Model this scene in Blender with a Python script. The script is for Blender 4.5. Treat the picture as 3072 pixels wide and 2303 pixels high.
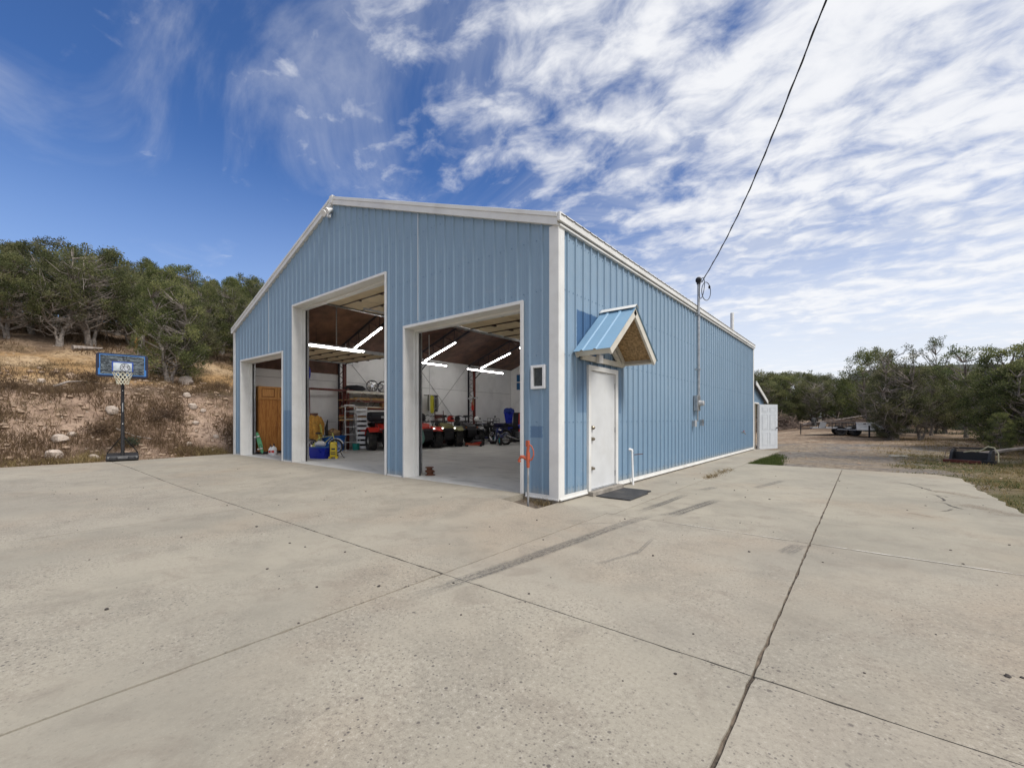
import bpy, math, random
import numpy as np
from mathutils import Vector, Matrix, Euler
R = math.radians
random.seed(7)
for o in list(bpy.data.objects): bpy.data.objects.remove(o)
S = bpy.context.scene
COL = S.collection

# ------------------------------------------------------------------ camera
cam = bpy.data.cameras.new('camera'); co = bpy.data.objects.new('camera', cam); COL.objects.link(co)
co.location = (3.606, -5.565, 1.194); co.rotation_euler = (R(90), 0, R(39.012))
cam.sensor_width = 36; cam.lens = 15.271; cam.shift_y = 0.0344
cam.clip_start = 0.05; cam.clip_end = 5000
S.camera = co
S.view_settings.view_transform = 'Standard'; S.view_settings.look = 'None'
S.view_settings.exposure = 0.80; S.view_settings.gamma = 1; S.view_settings.use_curve_mapping = False

# ------------------------------------------------------------------ node helpers
def nd(nt, t, ins=None, **props):
    n = nt.nodes.new(t)
    for k, v in props.items(): setattr(n, k, v)
    for k, v in (ins or {}).items():
        s = n.inputs[k]
        if isinstance(v, bpy.types.NodeSocket): nt.links.new(v, s)
        else:
            if isinstance(v, tuple) and len(v) == 3 and s.type == 'RGBA': v = (*v, 1)
            s.default_value = v
    return n
def mth(nt, op, a, b=0.0, c=None, clamp=False):
    ins = {0: a, 1: b}
    if c is not None: ins[2] = c
    return nd(nt, 'ShaderNodeMath', ins, operation=op, use_clamp=clamp).outputs[0]
def mixc(nt, f, a, b, mode='MIX'):
    n = nd(nt, 'ShaderNodeMix', None, data_type='RGBA', blend_type=mode)
    for idx, v in ((0, f), (6, a), (7, b)):
        s = n.inputs[idx]
        if isinstance(v, bpy.types.NodeSocket): nt.links.new(v, s)
        else: s.default_value = (*v, 1) if isinstance(v, tuple) and len(v) == 3 else v
    return n.outputs[2]
def noise(nt, vec, scale, detail=4, rough=.55, dist=0.0):
    return nd(nt, 'ShaderNodeTexNoise', {'Vector': vec, 'Scale': scale, 'Detail': detail, 'Roughness': rough, 'Distortion': dist}).outputs[0]
def mapr(nt, v, a, b, c=0.0, d=1.0, smooth=True):
    return nd(nt, 'ShaderNodeMapRange', {0: v, 1: a, 2: b, 3: c, 4: d}, interpolation_type='SMOOTHSTEP' if smooth else 'LINEAR').outputs[0]

# ------------------------------------------------------------------ world: sky with broken cloud
W = bpy.data.worlds.new('World'); S.world = W; W.use_nodes = True
nt = W.node_tree; nt.nodes.clear()
SUN_EL, SUN_AZ = R(52), R(91)           # azimuth clockwise from +Y
sky = nd(nt, 'ShaderNodeTexSky', sky_type='NISHITA', sun_disc=False, sun_elevation=SUN_EL, sun_rotation=SUN_AZ, altitude=2000, air_density=1.0, dust_density=0.6, ozone_density=2.2)
tc = nd(nt, 'ShaderNodeTexCoord').outputs['Generated']
sx = nd(nt, 'ShaderNodeSeparateXYZ', {0: tc}).outputs
zc = mth(nt, 'MAXIMUM', sx[2], 0.0)
den = mth(nt, 'ADD', zc, 0.13)
px = mth(nt, 'DIVIDE', sx[0], den); py = mth(nt, 'DIVIDE', sx[1], den)
pv = nd(nt, 'ShaderNodeCombineXYZ', {0: px, 1: py, 2: 0.0}).outputs[0]
rot = nd(nt, 'ShaderNodeMapping', {'Vector': pv, 'Location': (2.14, 4.9, 0), 'Rotation': (0, 0, R(-28)), 'Scale': (.75, 1.5, 1)}).outputs[0]
big = noise(nt, rot, 0.85, 3, .5, .3)                      # large banks
wisp = noise(nt, nd(nt, 'ShaderNodeMapping', {'Vector': pv, 'Location': (.3, 2.2, 0), 'Rotation': (0, 0, R(-40)), 'Scale': (.8, 1.5, 1)}).outputs[0], 1.3, 7, .6, .9)   # combed cirrus
puff = noise(nt, nd(nt, 'ShaderNodeMapping', {'Vector': pv, 'Location': (5, 1, 0), 'Rotation': (0, 0, R(-20)), 'Scale': (1.0, 1.25, 1)}).outputs[0], 7.0, 5, .58, .35)  # altocumulus ripples
# more cloud towards +X/+Y and overhead, clearing towards -X; unseen -Y cloud added for light
bias = mth(nt, 'ADD', mth(nt, 'MULTIPLY', sx[0], 0.60), mth(nt, 'MULTIPLY', mth(nt, 'ABSOLUTE', sx[1]), 0.22))
bias = mth(nt, 'ADD', bias, mth(nt, 'MULTIPLY', mth(nt, 'SUBTRACT', sx[2], .45), .95))
bias = mth(nt, 'MINIMUM', bias, .30)
cov = mth(nt, 'ADD', mth(nt, 'MULTIPLY', mth(nt, 'SUBTRACT', big, .5), 1.3), mth(nt, 'MULTIPLY', mth(nt, 'SUBTRACT', wisp, .5), 1.5))
cov = mth(nt, 'ADD', cov, mth(nt, 'MULTIPLY', mth(nt, 'SUBTRACT', puff, .5), 1.7))
cov = mth(nt, 'ADD', cov, mth(nt, 'MULTIPLY', bias, 1.25))
cl = mapr(nt, cov, -.42, .54)
veil = mth(nt, 'MULTIPLY', mapr(nt, mth(nt, 'ADD', wisp, mth(nt, 'MULTIPLY', bias, .35)), .34, .68), .5)   # thin veil
cl = mth(nt, 'MAXIMUM', cl, veil)
hor = mapr(nt, sx[2], 0.04, 0.50, 1.0, 0.0)           # pale air towards the horizon
side = mapr(nt, mth(nt, 'ADD', mth(nt, 'MULTIPLY', sx[0], 0.8), mth(nt, 'MULTIPLY', mth(nt, 'ABSOLUTE', sx[1]), 0.35)), -.75, .2, 0.30, 1.0)  # haze mirrored to -Y as well, added out of view for more light
hz = mth(nt, 'MULTIPLY', hor, mapr(nt, side, .3, 1, .85, 1, False))
hcol = mixc(nt, mapr(nt, side, .3, 1, 0, 1, False), (2.5, 3.4, 5.0), (5.4, 5.7, 6.15))
shade = mapr(nt, mth(nt, 'ADD', mth(nt, 'MULTIPLY', puff, .5), mth(nt, 'MULTIPLY', big, .5)), 0.38, 0.60, 0.0, 1.0)
ccol = mixc(nt, shade, (4.8, 5.0, 5.45), (6.1, 6.15, 6.3))
base = mixc(nt, 1.0, sky.outputs[0], (0.48, 0.70, 1.0), 'MULTIPLY')
base = mixc(nt, hz, base, hcol)
full = mixc(nt, mth(nt, 'MULTIPLY', cl, 0.95), base, ccol)
bg = nd(nt, 'ShaderNodeBackground', {'Color': full, 'Strength': 0.09})
nt.links.new(bg.outputs[0], nd(nt, 'ShaderNodeOutputWorld').inputs[0])

sun = bpy.data.lights.new('sun', 'SUN'); so = bpy.data.objects.new('sun', sun); COL.objects.link(so)
sun.energy = 2.0; sun.angle = R(18); sun.color = (1, .955, .89)
sd = Vector((math.sin(SUN_AZ)*math.cos(SUN_EL), math.cos(SUN_AZ)*math.cos(SUN_EL), math.sin(SUN_EL)))
so.rotation_euler = sd.to_track_quat('Z', 'Y').to_euler(); so.location = (30, -20, 40)

# ------------------------------------------------------------------ mesh helpers
class MB:
    def __init__(s): s.v = []; s.f = []; s.x = Matrix.Identity(4)
    def add(s, vs, fs):
        n = len(s.v); s.v += [tuple(s.x @ Vector(p)) for p in vs]; s.f += [tuple(i+n for i in f) for f in fs]; return s
    def box(s, c, d, rot=None):
        m = Matrix.Translation(c)
        if rot: m = m @ Euler(rot).to_matrix().to_4x4()
        vs = [m @ Vector((a*d[0]/2, b*d[1]/2, e*d[2]/2)) for a in (-1, 1) for b in (-1, 1) for e in (-1, 1)]
        return s.add(vs, [(0, 1, 3, 2), (4, 6, 7, 5), (0, 4, 5, 1), (2, 3, 7, 6), (0, 2, 6, 4), (1, 5, 7, 3)])
    def bx(s, x0, x1, y0, y1, z0, z1): return s.box(((x0+x1)/2, (y0+y1)/2, (z0+z1)/2), (abs(x1-x0), abs(y1-y0), abs(z1-z0)))
    def tube(s, pts, r, seg=8, cap=True, closed=False):
        pts = [Vector(p) for p in pts]; n = len(pts)
        rs = r if isinstance(r, (list, tuple)) else [r]*n
        vs = []; u = None
        for i, p in enumerate(pts):
            a = pts[(i-1) % n] if (closed or i > 0) else p; b = pts[(i+1) % n] if (closed or i < n-1) else p
            t = (b-a)
            if t.length < 1e-9: t = Vector((0, 0, 1))
            t.normalize()
            if u is None: u = t.orthogonal().normalized()
            else:
                u = u - t*u.dot(t)
                u = u.normalized() if u.length > 1e-6 else t.orthogonal().normalized()
            w = t.cross(u)
            vs += [p + (u*math.cos(k*2*math.pi/seg) + w*math.sin(k*2*math.pi/seg))*rs[i] for k in range(seg)]
        fs = []
        for i in range(n if closed else n-1):
            j = (i+1) % n
            fs += [(i*seg+k, i*seg+(k+1) % seg, j*seg+(k+1) % seg, j*seg+k) for k in range(seg)]
        if cap and not closed: fs += [tuple(range(seg))[::-1], tuple((n-1)*seg+k for k in range(seg))]
        return s.add(vs, fs)
    def cyl(s, a, b, r, r2=None, seg=12): return s.tube([a, b], [r, r if r2 is None else r2], seg)
    def lathe(s, prof, c=(0, 0, 0), axis='z', seg=20, closed=False):
        vs = []; n = len(prof)
        for k in range(seg):
            a = 2*math.pi*k/seg; ca, sa = math.cos(a), math.sin(a)
            for r, h in prof:
                q = {'z': (r*ca, r*sa, h), 'y': (r*ca, h, -r*sa), 'x': (h, r*ca, r*sa)}[axis]
                vs.append((q[0]+c[0], q[1]+c[1], q[2]+c[2]))
        fs = []
        for k in range(seg):
            k2 = (k+1) % seg
            for i in range(n if closed else n-1):
                j = (i+1) % n
                fs.append((k*n+i, k2*n+i, k2*n+j, k*n+j))
        return s.add(vs, fs)
    def prism(s, poly, a0, a1, plane='xz'):
        n = len(poly)
        def P(u, v, w): return {'xz': (u, w, v), 'yz': (w, u, v), 'xy': (u, v, w)}[plane]
        vs = [P(u, v, a0) for u, v in poly] + [P(u, v, a1) for u, v in poly]
        return s.add(vs, [tuple(range(n))[::-1], tuple(range(n, 2*n))] + [(i, (i+1) % n, n+(i+1) % n, n+i) for i in range(n)])
    def ell(s, c, r, seg=10, rings=7, jit=0, rng=random):
        vs = [(c[0], c[1], c[2]-r[2])]; 
        for i in range(1, rings):
            p = -math.pi/2 + math.pi*i/rings
            for k in range(seg):
                a = 2*math.pi*k/seg; j = 1 + jit*(rng.random()-.5)*2
                vs.append((c[0]+r[0]*math.cos(p)*math.cos(a)*j, c[1]+r[1]*math.cos(p)*math.sin(a)*j, c[2]+r[2]*math.sin(p)*j))
        vs.append((c[0], c[1], c[2]+r[2])); t = len(vs)-1; fs = []
        for k in range(seg):
            k2 = (k+1) % seg
            fs.append((0, 1+k2, 1+k)); fs.append((t, 1+(rings-2)*seg+k, 1+(rings-2)*seg+k2))
            for i in range(rings-2): fs.append((1+i*seg+k, 1+i*seg+k2, 1+(i+1)*seg+k2, 1+(i+1)*seg+k))
        return s.add(vs, fs)
    def mesh(s, name, mat, smooth=False):
        m = bpy.data.meshes.new(name); m.from_pydata(s.v, [], s.f)
        if mat: m.materials.append(mat)
        if smooth:
            m.polygons.foreach_set('use_smooth', [True]*len(m.polygons))
            try: m.set_sharp_from_angle(angle=R(40))
            except Exception: pass
        m.update(); return m
def link(name, me, parent=None, loc=None, rotz=0):
    o = bpy.data.objects.new(name, me); COL.objects.link(o)
    if parent: o.parent = parent
    if loc is not None: o.location = loc
    if rotz: o.rotation_euler = (0, 0, rotz)
    return o
def obj(name, mb, mat, parent=None, smooth=False, bevel=0, loc=None):
    o = link(name, mb.mesh(name, mat, smooth), parent, loc)
    if bevel:
        b = o.modifiers.new('bevel', 'BEVEL'); b.width = bevel; b.segments = 2; b.limit_method = 'ANGLE'; b.angle_limit = R(40)
    return o
def tag(o, label=None, cat=None, group=None, kind=None):
    if label: o['label'] = label
    if cat: o['category'] = cat
    if group: o['group'] = group
    if kind: o['kind'] = kind
    return o
def thing(name, label, cat, loc=(0, 0, 0), rotz=0, group=None):
    o = link(name, None, None, loc, rotz); o.empty_display_size = .2
    return tag(o, label, cat, group)
def npmesh(name, V, Q, mat, attrs=None, smooth=False):
    m = bpy.data.meshes.new(name); V = np.asarray(V, np.float32); Q = np.asarray(Q, np.int32)
    m.vertices.add(len(V)); m.vertices.foreach_set('co', V.ravel())
    k = Q.shape[1]; m.loops.add(Q.size); m.loops.foreach_set('vertex_index', Q.ravel())
    m.polygons.add(len(Q)); m.polygons.foreach_set('loop_start', np.arange(len(Q), dtype=np.int32)*k)
    m.polygons.foreach_set('loop_total', np.full(len(Q), k, np.int32))
    m.polygons.foreach_set('use_smooth', np.full(len(Q), bool(smooth)))
    for an, (typ, arr) in (attrs or {}).items():
        a = m.attributes.new(an, typ, 'POINT')
        a.data.foreach_set('value' if typ == 'FLOAT' else 'color', np.asarray(arr, np.float32).ravel())
    if mat: m.materials.append(mat)
    m.update(); m.validate(); return m
def copy_tree(o, parent=None, loc=None, rotz=None, label=None):
    c = o.copy(); COL.objects.link(c)
    if parent: c.parent = parent
    if loc is not None: c.location = loc
    if rotz is not None: c.rotation_euler = (0, 0, rotz)
    if label: c['label'] = label
    for ch in list(o.children): copy_tree(ch, c)
    return c

# ------------------------------------------------------------------ materials
def M(name, col, rough=.6, metal=0.0, var=.12, scale=6, bump=0, bscale=60, dirt=None, dscale=2.5, damt=.5, emis=0, spec=None):
    m = bpy.data.materials.new(name); m.use_nodes = True; t = m.node_tree
    b = t.nodes['Principled BSDF']; tcn = nd(t, 'ShaderNodeTexCoord').outputs['Object']
    n1 = noise(t, tcn, scale, 5, .6)
    lo = tuple(c*(1-var) for c in col); hi = tuple(min(1, c*(1+var)) for c in col)
    c = mixc(t, mapr(t, n1, .3, .7), lo, hi)
    if dirt:
        n2 = noise(t, tcn, dscale, 6, .65)
        c = mixc(t, mapr(t, n2, .48, .72, 0, damt), c, dirt)
    t.links.new(c, b.inputs['Base Color'])
    b.inputs['Metallic'].default_value = metal
    t.links.new(mapr(t, n1, .2, .8, max(.02, rough-.1), min(1, rough+.1)), b.inputs['Roughness'])
    if spec is not None: b.inputs['Specular IOR Level'].default_value = spec
    if bump:
        bn = nd(t, 'ShaderNodeBump', {'Height': noise(t, tcn, bscale, 4, .6), 'Strength': bump, 'Distance': .01})
        t.links.new(bn.outputs[0], b.inputs['Normal'])
    if emis:
        b.inputs['Emission Color'].default_value = (1, .98, .94, 1); b.inputs['Emission Strength'].default_value = emis
    return m
black = M('black_plastic', (.018, .018, .02), .5, var=.3)
rubber = M('rubber', (.022, .022, .022), .85, var=.3, bump=.3, bscale=80, dirt=(.09, .075, .06), dscale=4)
darkmetal = M('dark_metal', (.03, .03, .034), .45, .6)
galv = M('galvanised', (.42, .43, .44), .42, .85, var=.18, scale=14)
alu = M('aluminium', (.55, .56, .57), .38, .8, var=.1, dirt=(.3, .29, .28))
chrome = M('chrome', (.7, .7, .72), .15, 1)
white = M('white_trim', (.70, .695, .67), .5, var=.05, scale=2.5, dirt=(.5, .47, .41), dscale=1.6, damt=.35)
whitep = M('white_plastic', (.75, .75, .74), .4, var=.04, dirt=(.5, .48, .44), dscale=5, damt=.4)
whited = M('white_door_paint', (.60, .61, .61), .45, var=.04, scale=3, dirt=(.48, .47, .44), dscale=2.2, damt=.3)
creamw = M('painted_timber', (.58, .55, .48), .6, var=.07, scale=5, dirt=(.46, .40, .30), dscale=4, damt=.35)
rawwood = M('raw_wood', (.34, .19, .09), .75, var=.3, scale=12)
foam = M('door_foam', (.70, .57, .36), .8, var=.08, scale=3, dirt=(.48, .38, .23), dscale=2)
redsteel = M('red_oxide_steel', (.105, .02, .014), .55, .1, var=.2)
bluesteel = M('dark_steel', (.022, .018, .03), .5, .2)
brownins = M('brown_insulation', (.15, .082, .06), .75, var=.4, scale=2.2, bump=.5, bscale=3)
liner = M('white_liner', (.85, .85, .85), .6, var=.04, scale=1.4, bump=.35, bscale=9, dirt=(.52, .52, .52), dscale=1.2, damt=.4)
rust = M('rust', (.14, .055, .028), .85, .2, var=.35, scale=20, bump=.4, bscale=50)
red = M('red_plastic', (.50, .03, .018), .35, var=.1)
olive = M('olive_plastic', (.22, .21, .075), .42, var=.1)
bluep = M('blue_plastic', (.008, .025, .42), .32, var=.08)
bluetub = M('blue_tub_plastic', (.012, .12, .45), .4, var=.08)
navy = M('navy_paint', (.012, .018, .09), .35, var=.2)
teal = M('teal_plastic', (.02, .26, .22), .4)
yellow = M('yellow_plastic', (.75, .55, .02), .38, var=.08)
orange = M('orange_paint', (.40, .085, .038), .55, var=.12, scale=20, dirt=(.3, .08, .04), dscale=12)
tanfab = M('tan_canvas', (.50, .26, .05), .9, var=.25, scale=10, bump=.6, bscale=14)
limefab = M('lime_tape', (.62, .62, .16), .6)
denim = M('blue_fabric', (.03, .07, .20), .9, var=.4, scale=20)
darkfab = M('black_fabric', (.012, .013, .018), .8, var=.4, scale=9, bump=.5, bscale=10)
greyplas = M('grey_plastic', (.36, .37, .38), .5)
greenp = M('green_board', (.10, .34, .16), .4)
tealhose = M('green_hose', (.10, .20, .16), .5)
yelhose = M('yellow_hose', (.52, .48, .03), .5)
cardboard = M('cardboard', (.34, .22, .11), .85, var=.12)
lum1 = M('lumber', (.46, .30, .13), .7, var=.25, scale=5)
lum2 = M('dark_lumber', (.24, .12, .05), .7, var=.3, scale=5)
matrub = M('mat_rubber', (.035, .035, .037), .8, var=.35, scale=5, bump=.3, bscale=90, dirt=(.11, .10, .09), dscale=3.5, damt=.5)
tubelit = M('lit_tube', (.9, .9, .9), .4, emis=24)
bulb = M('lit_bulb', (.9, .8, .6), .4, emis=3)
copperm = M('brass', (.30, .26, .20), .35, .9)
stone = M('pale_stone', (.44, .37, .31), .85, var=.25, scale=4, bump=.8, bscale=9, dirt=(.30, .21, .15), dscale=2.2, damt=.8)
stone2 = M('tan_stone', (.33, .24, .17), .88, var=.25, scale=9, bump=.6, bscale=14)
bark = M('bark', (.22, .19, .165), .95, var=.45, scale=9, bump=.9, bscale=28)
deadwood = M('dead_wood', (.30, .26, .23), .92, var=.35, scale=8)
brushm = M('brush_twigs', (.20, .15, .12), .92, var=.4, scale=1.2)

def wood_mat(name, c1, c2):
    m = bpy.data.materials.new(name); m.use_nodes = True; t = m.node_tree; b = t.nodes['Principled BSDF']
    tcn = nd(t, 'ShaderNodeTexCoord').outputs['Object']
    mp = nd(t, 'ShaderNodeMapping', {'Vector': tcn, 'Scale': (9, 9, .9)}).outputs[0]
    n = noise(t, mp, 2.2, 6, .6, 1.4)
    t.links.new(mixc(t, mapr(t, n, .35, .65), c1, c2), b.inputs['Base Color']); b.inputs['Roughness'].default_value = .42
    return m
oak = wood_mat('oak', (.34, .12, .022), (.52, .23, .055))
oakl = wood_mat('light_oak', (.46, .20, .05), (.60, .30, .09))

def siding_mat(name, col, fade=True, patches=()):
    m = bpy.data.materials.new(name); m.use_nodes = True; t = m.node_tree; b = t.nodes['Principled BSDF']
    P = nd(t, 'ShaderNodeNewGeometry').outputs['Position']; sp = nd(t, 'ShaderNodeSeparateXYZ', {0: P}).outputs
    n1 = noise(t, P, .7, 4, .6); n2 = noise(t, P, 6, 5, .65)
    st = nd(t, 'ShaderNodeMapping', {'Vector': P, 'Scale': (7, 7, .35)}).outputs[0]
    n3 = noise(t, st, 2.0, 4, .6)
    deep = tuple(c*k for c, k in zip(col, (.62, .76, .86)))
    c = mixc(t, mapr(t, n1, .3, .7, 0, .5), col, tuple(c*1.12 for c in col))
    # chalked, streaked paint: the lower sheets are less faded
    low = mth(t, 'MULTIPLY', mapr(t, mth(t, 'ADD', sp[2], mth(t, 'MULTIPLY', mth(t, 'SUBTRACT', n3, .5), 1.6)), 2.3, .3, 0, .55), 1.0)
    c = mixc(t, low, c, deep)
    c = mixc(t, mapr(t, n2, .5, .75, 0, .18), c, (.34, .38, .41))
    # dust splashed on the bottom of the sheets
    c = mixc(t, mapr(t, mth(t, 'ADD', sp[2], mth(t, 'MULTIPLY', n3, .22)), .28, .08, 0, .7), c, (.33, .33, .30))
    for (x0, x1, y0, y1, z0, z1, amt) in patches:       # paint once covered and not faded; under the canopy, its shade painted in
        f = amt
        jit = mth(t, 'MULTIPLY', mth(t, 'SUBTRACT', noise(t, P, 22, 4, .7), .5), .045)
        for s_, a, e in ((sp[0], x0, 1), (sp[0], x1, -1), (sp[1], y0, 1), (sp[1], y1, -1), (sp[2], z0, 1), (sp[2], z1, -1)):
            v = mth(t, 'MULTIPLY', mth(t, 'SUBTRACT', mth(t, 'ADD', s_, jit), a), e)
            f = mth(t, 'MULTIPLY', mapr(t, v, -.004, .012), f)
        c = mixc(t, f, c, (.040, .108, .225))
    t.links.new(c, b.inputs['Base Color'])
    b.inputs['Roughness'].default_value = .5
    bn = nd(t, 'ShaderNodeBump', {'Height': noise(t, P, 2.2, 3, .5), 'Strength': .12, 'Distance': .05})
    t.links.new(bn.outputs[0], b.inputs['Normal'])
    return m
BL = (.214, .306, .400)
sid = siding_mat('blue_siding', BL, patches=((-.1, .1, .5, 1.34, 2.24, 2.97, .95), (-.1, .1, .55, 2.2, 1.3, 2.26, .42),  # lower patch paints the canopy's shade onto the wall beneath it
    (-.52, -.27, -.1, .1, .90, 1.09, .6), (-9.4, -8.7, -.1, .1, .05, 1.45, .45)))
sidr = siding_mat('blue_roof_sheet', (.19, .33, .47))
roofm = M('roof_sheet', (.10, .09, .085), .5, .3, var=.2)

def concrete_mat(name, A, B, C, inside=False):
    m = bpy.data.materials.new(name); m.use_nodes = True; t = m.node_tree; b = t.nodes['Principled BSDF']
    P = nd(t, 'ShaderNodeNewGeometry').outputs['Position']
    n1 = noise(t, P, .45, 5, .6, .3); n2 = noise(t, P, 1.7, 6, .65, .3); n3 = noise(t, P, 42, 5, .72); n4 = noise(t, P, 130, 3, .7)
    n5 = noise(t, P, .28, 4, .6)
    c = mixc(t, mapr(t, n1, .32, .68), A, B)
    c = mixc(t, mapr(t, n5, .47, .66, 0, .75), c, C)
    ri = nd(t, 'ShaderNodeObjectInfo').outputs['Random']
    if not inside: c = mixc(t, 1.0, c, nd(t, 'ShaderNodeCombineColor', {0: mapr(t, ri, 0, 1, .95, 1.05, False), 1: mapr(t, ri, 0, 1, .95, 1.04, False), 2: mapr(t, ri, 0, 1, .93, 1.05, False)}).outputs[0], 'MULTIPLY')
    if not inside: c = mixc(t, mapr(t, noise(t, P, 3.2, 6, .7, .5), .48, .70, 0, .42), c, (.20, .165, .13))
    c = mixc(t, mapr(t, n2, .44, .72, 0, .42), c, tuple(k*.72 for k in B))
    wear = mapr(t, noise(t, P, .62, 4, .6), .36, .62, .15, 1)
    if not inside:
        sp = nd(t, 'ShaderNodeSeparateXYZ', {0: P}).outputs
        # surface worn down to its aggregate near the street end
        wear = mth(t, 'MULTIPLY', wear, mapr(t, sp[1], 1.5, -3.6, .45, 1.0))
        spk = mth(t, 'ADD', mth(t, 'MULTIPLY', n3, .6), mth(t, 'MULTIPLY', n4, .4))
        c = mixc(t, mth(t, 'MULTIPLY', mapr(t, spk, .50, .62), mth(t, 'MULTIPLY', wear, .75)), c, (.155, .13, .11))
        c = mixc(t, mth(t, 'MULTIPLY', mapr(t, spk, .47, .36), mth(t, 'MULTIPLY', wear, .5)), c, (.56, .51, .44))
        for sc, th, pr, am in ((46, .30, .72, .85), (20, .20, .74, .9), (7, .10, .78, .95)):
            vo = nd(t, 'ShaderNodeTexVoronoi', {'Vector': P, 'Scale': sc, 'Randomness': 1})
            keep = mapr(t, nd(t, 'ShaderNodeSeparateColor', {0: vo.outputs['Color']}).outputs[0], pr-.02, pr)
            dd = mth(t, 'ADD', vo.outputs['Distance'], mth(t, 'MULTIPLY', mth(t, 'SUBTRACT', n3, .5), .3))
            pit = mth(t, 'MULTIPLY', mapr(t, dd, th, th*.55), keep)
            c = mixc(t, mth(t, 'MULTIPLY', pit, mth(t, 'MULTIPLY', wear, am)), c, (.085, .072, .066))
    else:
        st = nd(t, 'ShaderNodeMapping', {'Vector': P, 'Scale': (.5, 1.6, 1)}).outputs[0]
        c = mixc(t, mapr(t, noise(t, st, 1.6, 6, .7, .8), .5, .72, 0, .6), c, (.17, .17, .165))
    t.links.new(c, b.inputs['Base Color'])
    b.inputs['Roughness'].default_value = .9 if not inside else .62
    hh = mth(t, 'ADD', mth(t, 'MULTIPLY', n3, .7), mth(t, 'MULTIPLY', n4, .4))
    bn = nd(t, 'ShaderNodeBump', {'Height': hh, 'Strength': .45 if not inside else .12, 'Distance': .006})
    t.links.new(bn.outputs[0], b.inputs['Normal'])
    return m
conc = concrete_mat('concrete', (.345, .313, .250), (.280, .256, .208), (.318, .265, .20))
concin = concrete_mat('shop_concrete', (.54, .54, .525), (.47, .47, .455), (.56, .55, .52), True)
foundm = M('foundation_concrete', (.26, .235, .20), .9, var=.3, scale=5, bump=.6, bscale=40, dirt=(.13, .11, .09), dscale=4)
jointm = M('joint_dirt', (.12, .095, .072), .95, var=.6, scale=14, bump=.8, bscale=60)

def decal_mat(name, col, amt, sc):
    m = bpy.data.materials.new(name); m.use_nodes = True; t = m.node_tree; t.nodes.clear()
    at = nd(t, 'ShaderNodeAttribute', attribute_name='uvw').outputs['Vector']
    mp = nd(t, 'ShaderNodeMapping', {'Vector': at, 'Scale': sc}).outputs[0]
    sp = nd(t, 'ShaderNodeSeparateXYZ', {0: at}).outputs
    P = nd(t, 'ShaderNodeNewGeometry').outputs['Position']
    n = mth(t, 'ADD', mth(t, 'MULTIPLY', noise(t, mp, 1.0, 4, .65), .6), mth(t, 'MULTIPLY', noise(t, P, 38, 4, .7), .4))
    f = mapr(t, n, .40, .60)
    ed = mth(t, 'MULTIPLY', mapr(t, mth(t, 'ABSOLUTE', sp[0]), 1.0, .75), sp[2])
    f = mth(t, 'MULTIPLY', mth(t, 'MULTIPLY', f, ed), amt)
    mx = nd(t, 'ShaderNodeMixShader', {0: f, 1: nd(t, 'ShaderNodeBsdfTransparent').outputs[0], 2: nd(t, 'ShaderNodeBsdfPrincipled', {'Base Color': col, 'Roughness': .8}).outputs[0]})
    t.links.new(mx.outputs[0], nd(t, 'ShaderNodeOutputMaterial').inputs[0]); return m
skidm = decal_mat('tyre_rubber_mark', (.10, .10, .105), .38, (8, .3, 1))
mudm = decal_mat('mud_stain', (.20, .14, .09), .45, (1.2, 1.2, 1))
crackm = decal_mat('crack_dark', (.05, .042, .036), .95, (.3, 3, 1))
palem = decal_mat('pale_joint_fill', (.62, .58, .52), .8, (.3, 3, 1))

def foliage_mat(name, dark, light, tipc):
    m = bpy.data.materials.new(name); m.use_nodes = True; t = m.node_tree; b = t.nodes['Principled BSDF']
    a = nd(t, 'ShaderNodeAttribute', attribute_name='tint').outputs['Fac']
    ri = nd(t, 'ShaderNodeObjectInfo').outputs['Random']
    c = mixc(t, a, dark, light)
    c = mixc(t, mapr(t, a, .78, 1.0, 0, .6), c, tipc)
    hs = nd(t, 'ShaderNodeHueSaturation', {'Hue': mapr(t, ri, 0, 1, .49, .512, False), 'Saturation': mapr(t, ri, 0, 1, .85, 1.1, False), 'Value': mapr(t, ri, 0, 1, .85, 1.15, False), 'Color': c})
    t.links.new(hs.outputs[0], b.inputs['Base Color']); b.inputs['Roughness'].default_value = .75
    tr = nd(t, 'ShaderNodeBsdfTranslucent', {'Color': hs.outputs[0]}).outputs[0]
    mx = nd(t, 'ShaderNodeMixShader', {0: .5, 1: b.outputs[0], 2: tr})
    t.links.new(mx.outputs[0], t.nodes['Material Output'].inputs[0])
    b.inputs['Specular IOR Level'].default_value = .15
    return m
jun = foliage_mat('juniper_foliage', (.060, .072, .030), (.215, .228, .10), (.31, .29, .13))
pinef = foliage_mat('pine_foliage', (.06, .08, .035), (.17, .20, .085), (.24, .25, .12))
grassdry = foliage_mat('dry_grass', (.15, .105, .05), (.33, .25, .13), (.42, .33, .19))
grassgreen = foliage_mat('green_grass', (.05, .068, .022), (.12, .135, .045), (.26, .22, .09))
scrubm = foliage_mat('scrub_foliage', (.12, .078, .048), (.23, .155, .09), (.33, .24, .14))
sagem = foliage_mat('sage_foliage', (.055, .075, .045), (.12, .14, .09), (.16, .17, .10))

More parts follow.
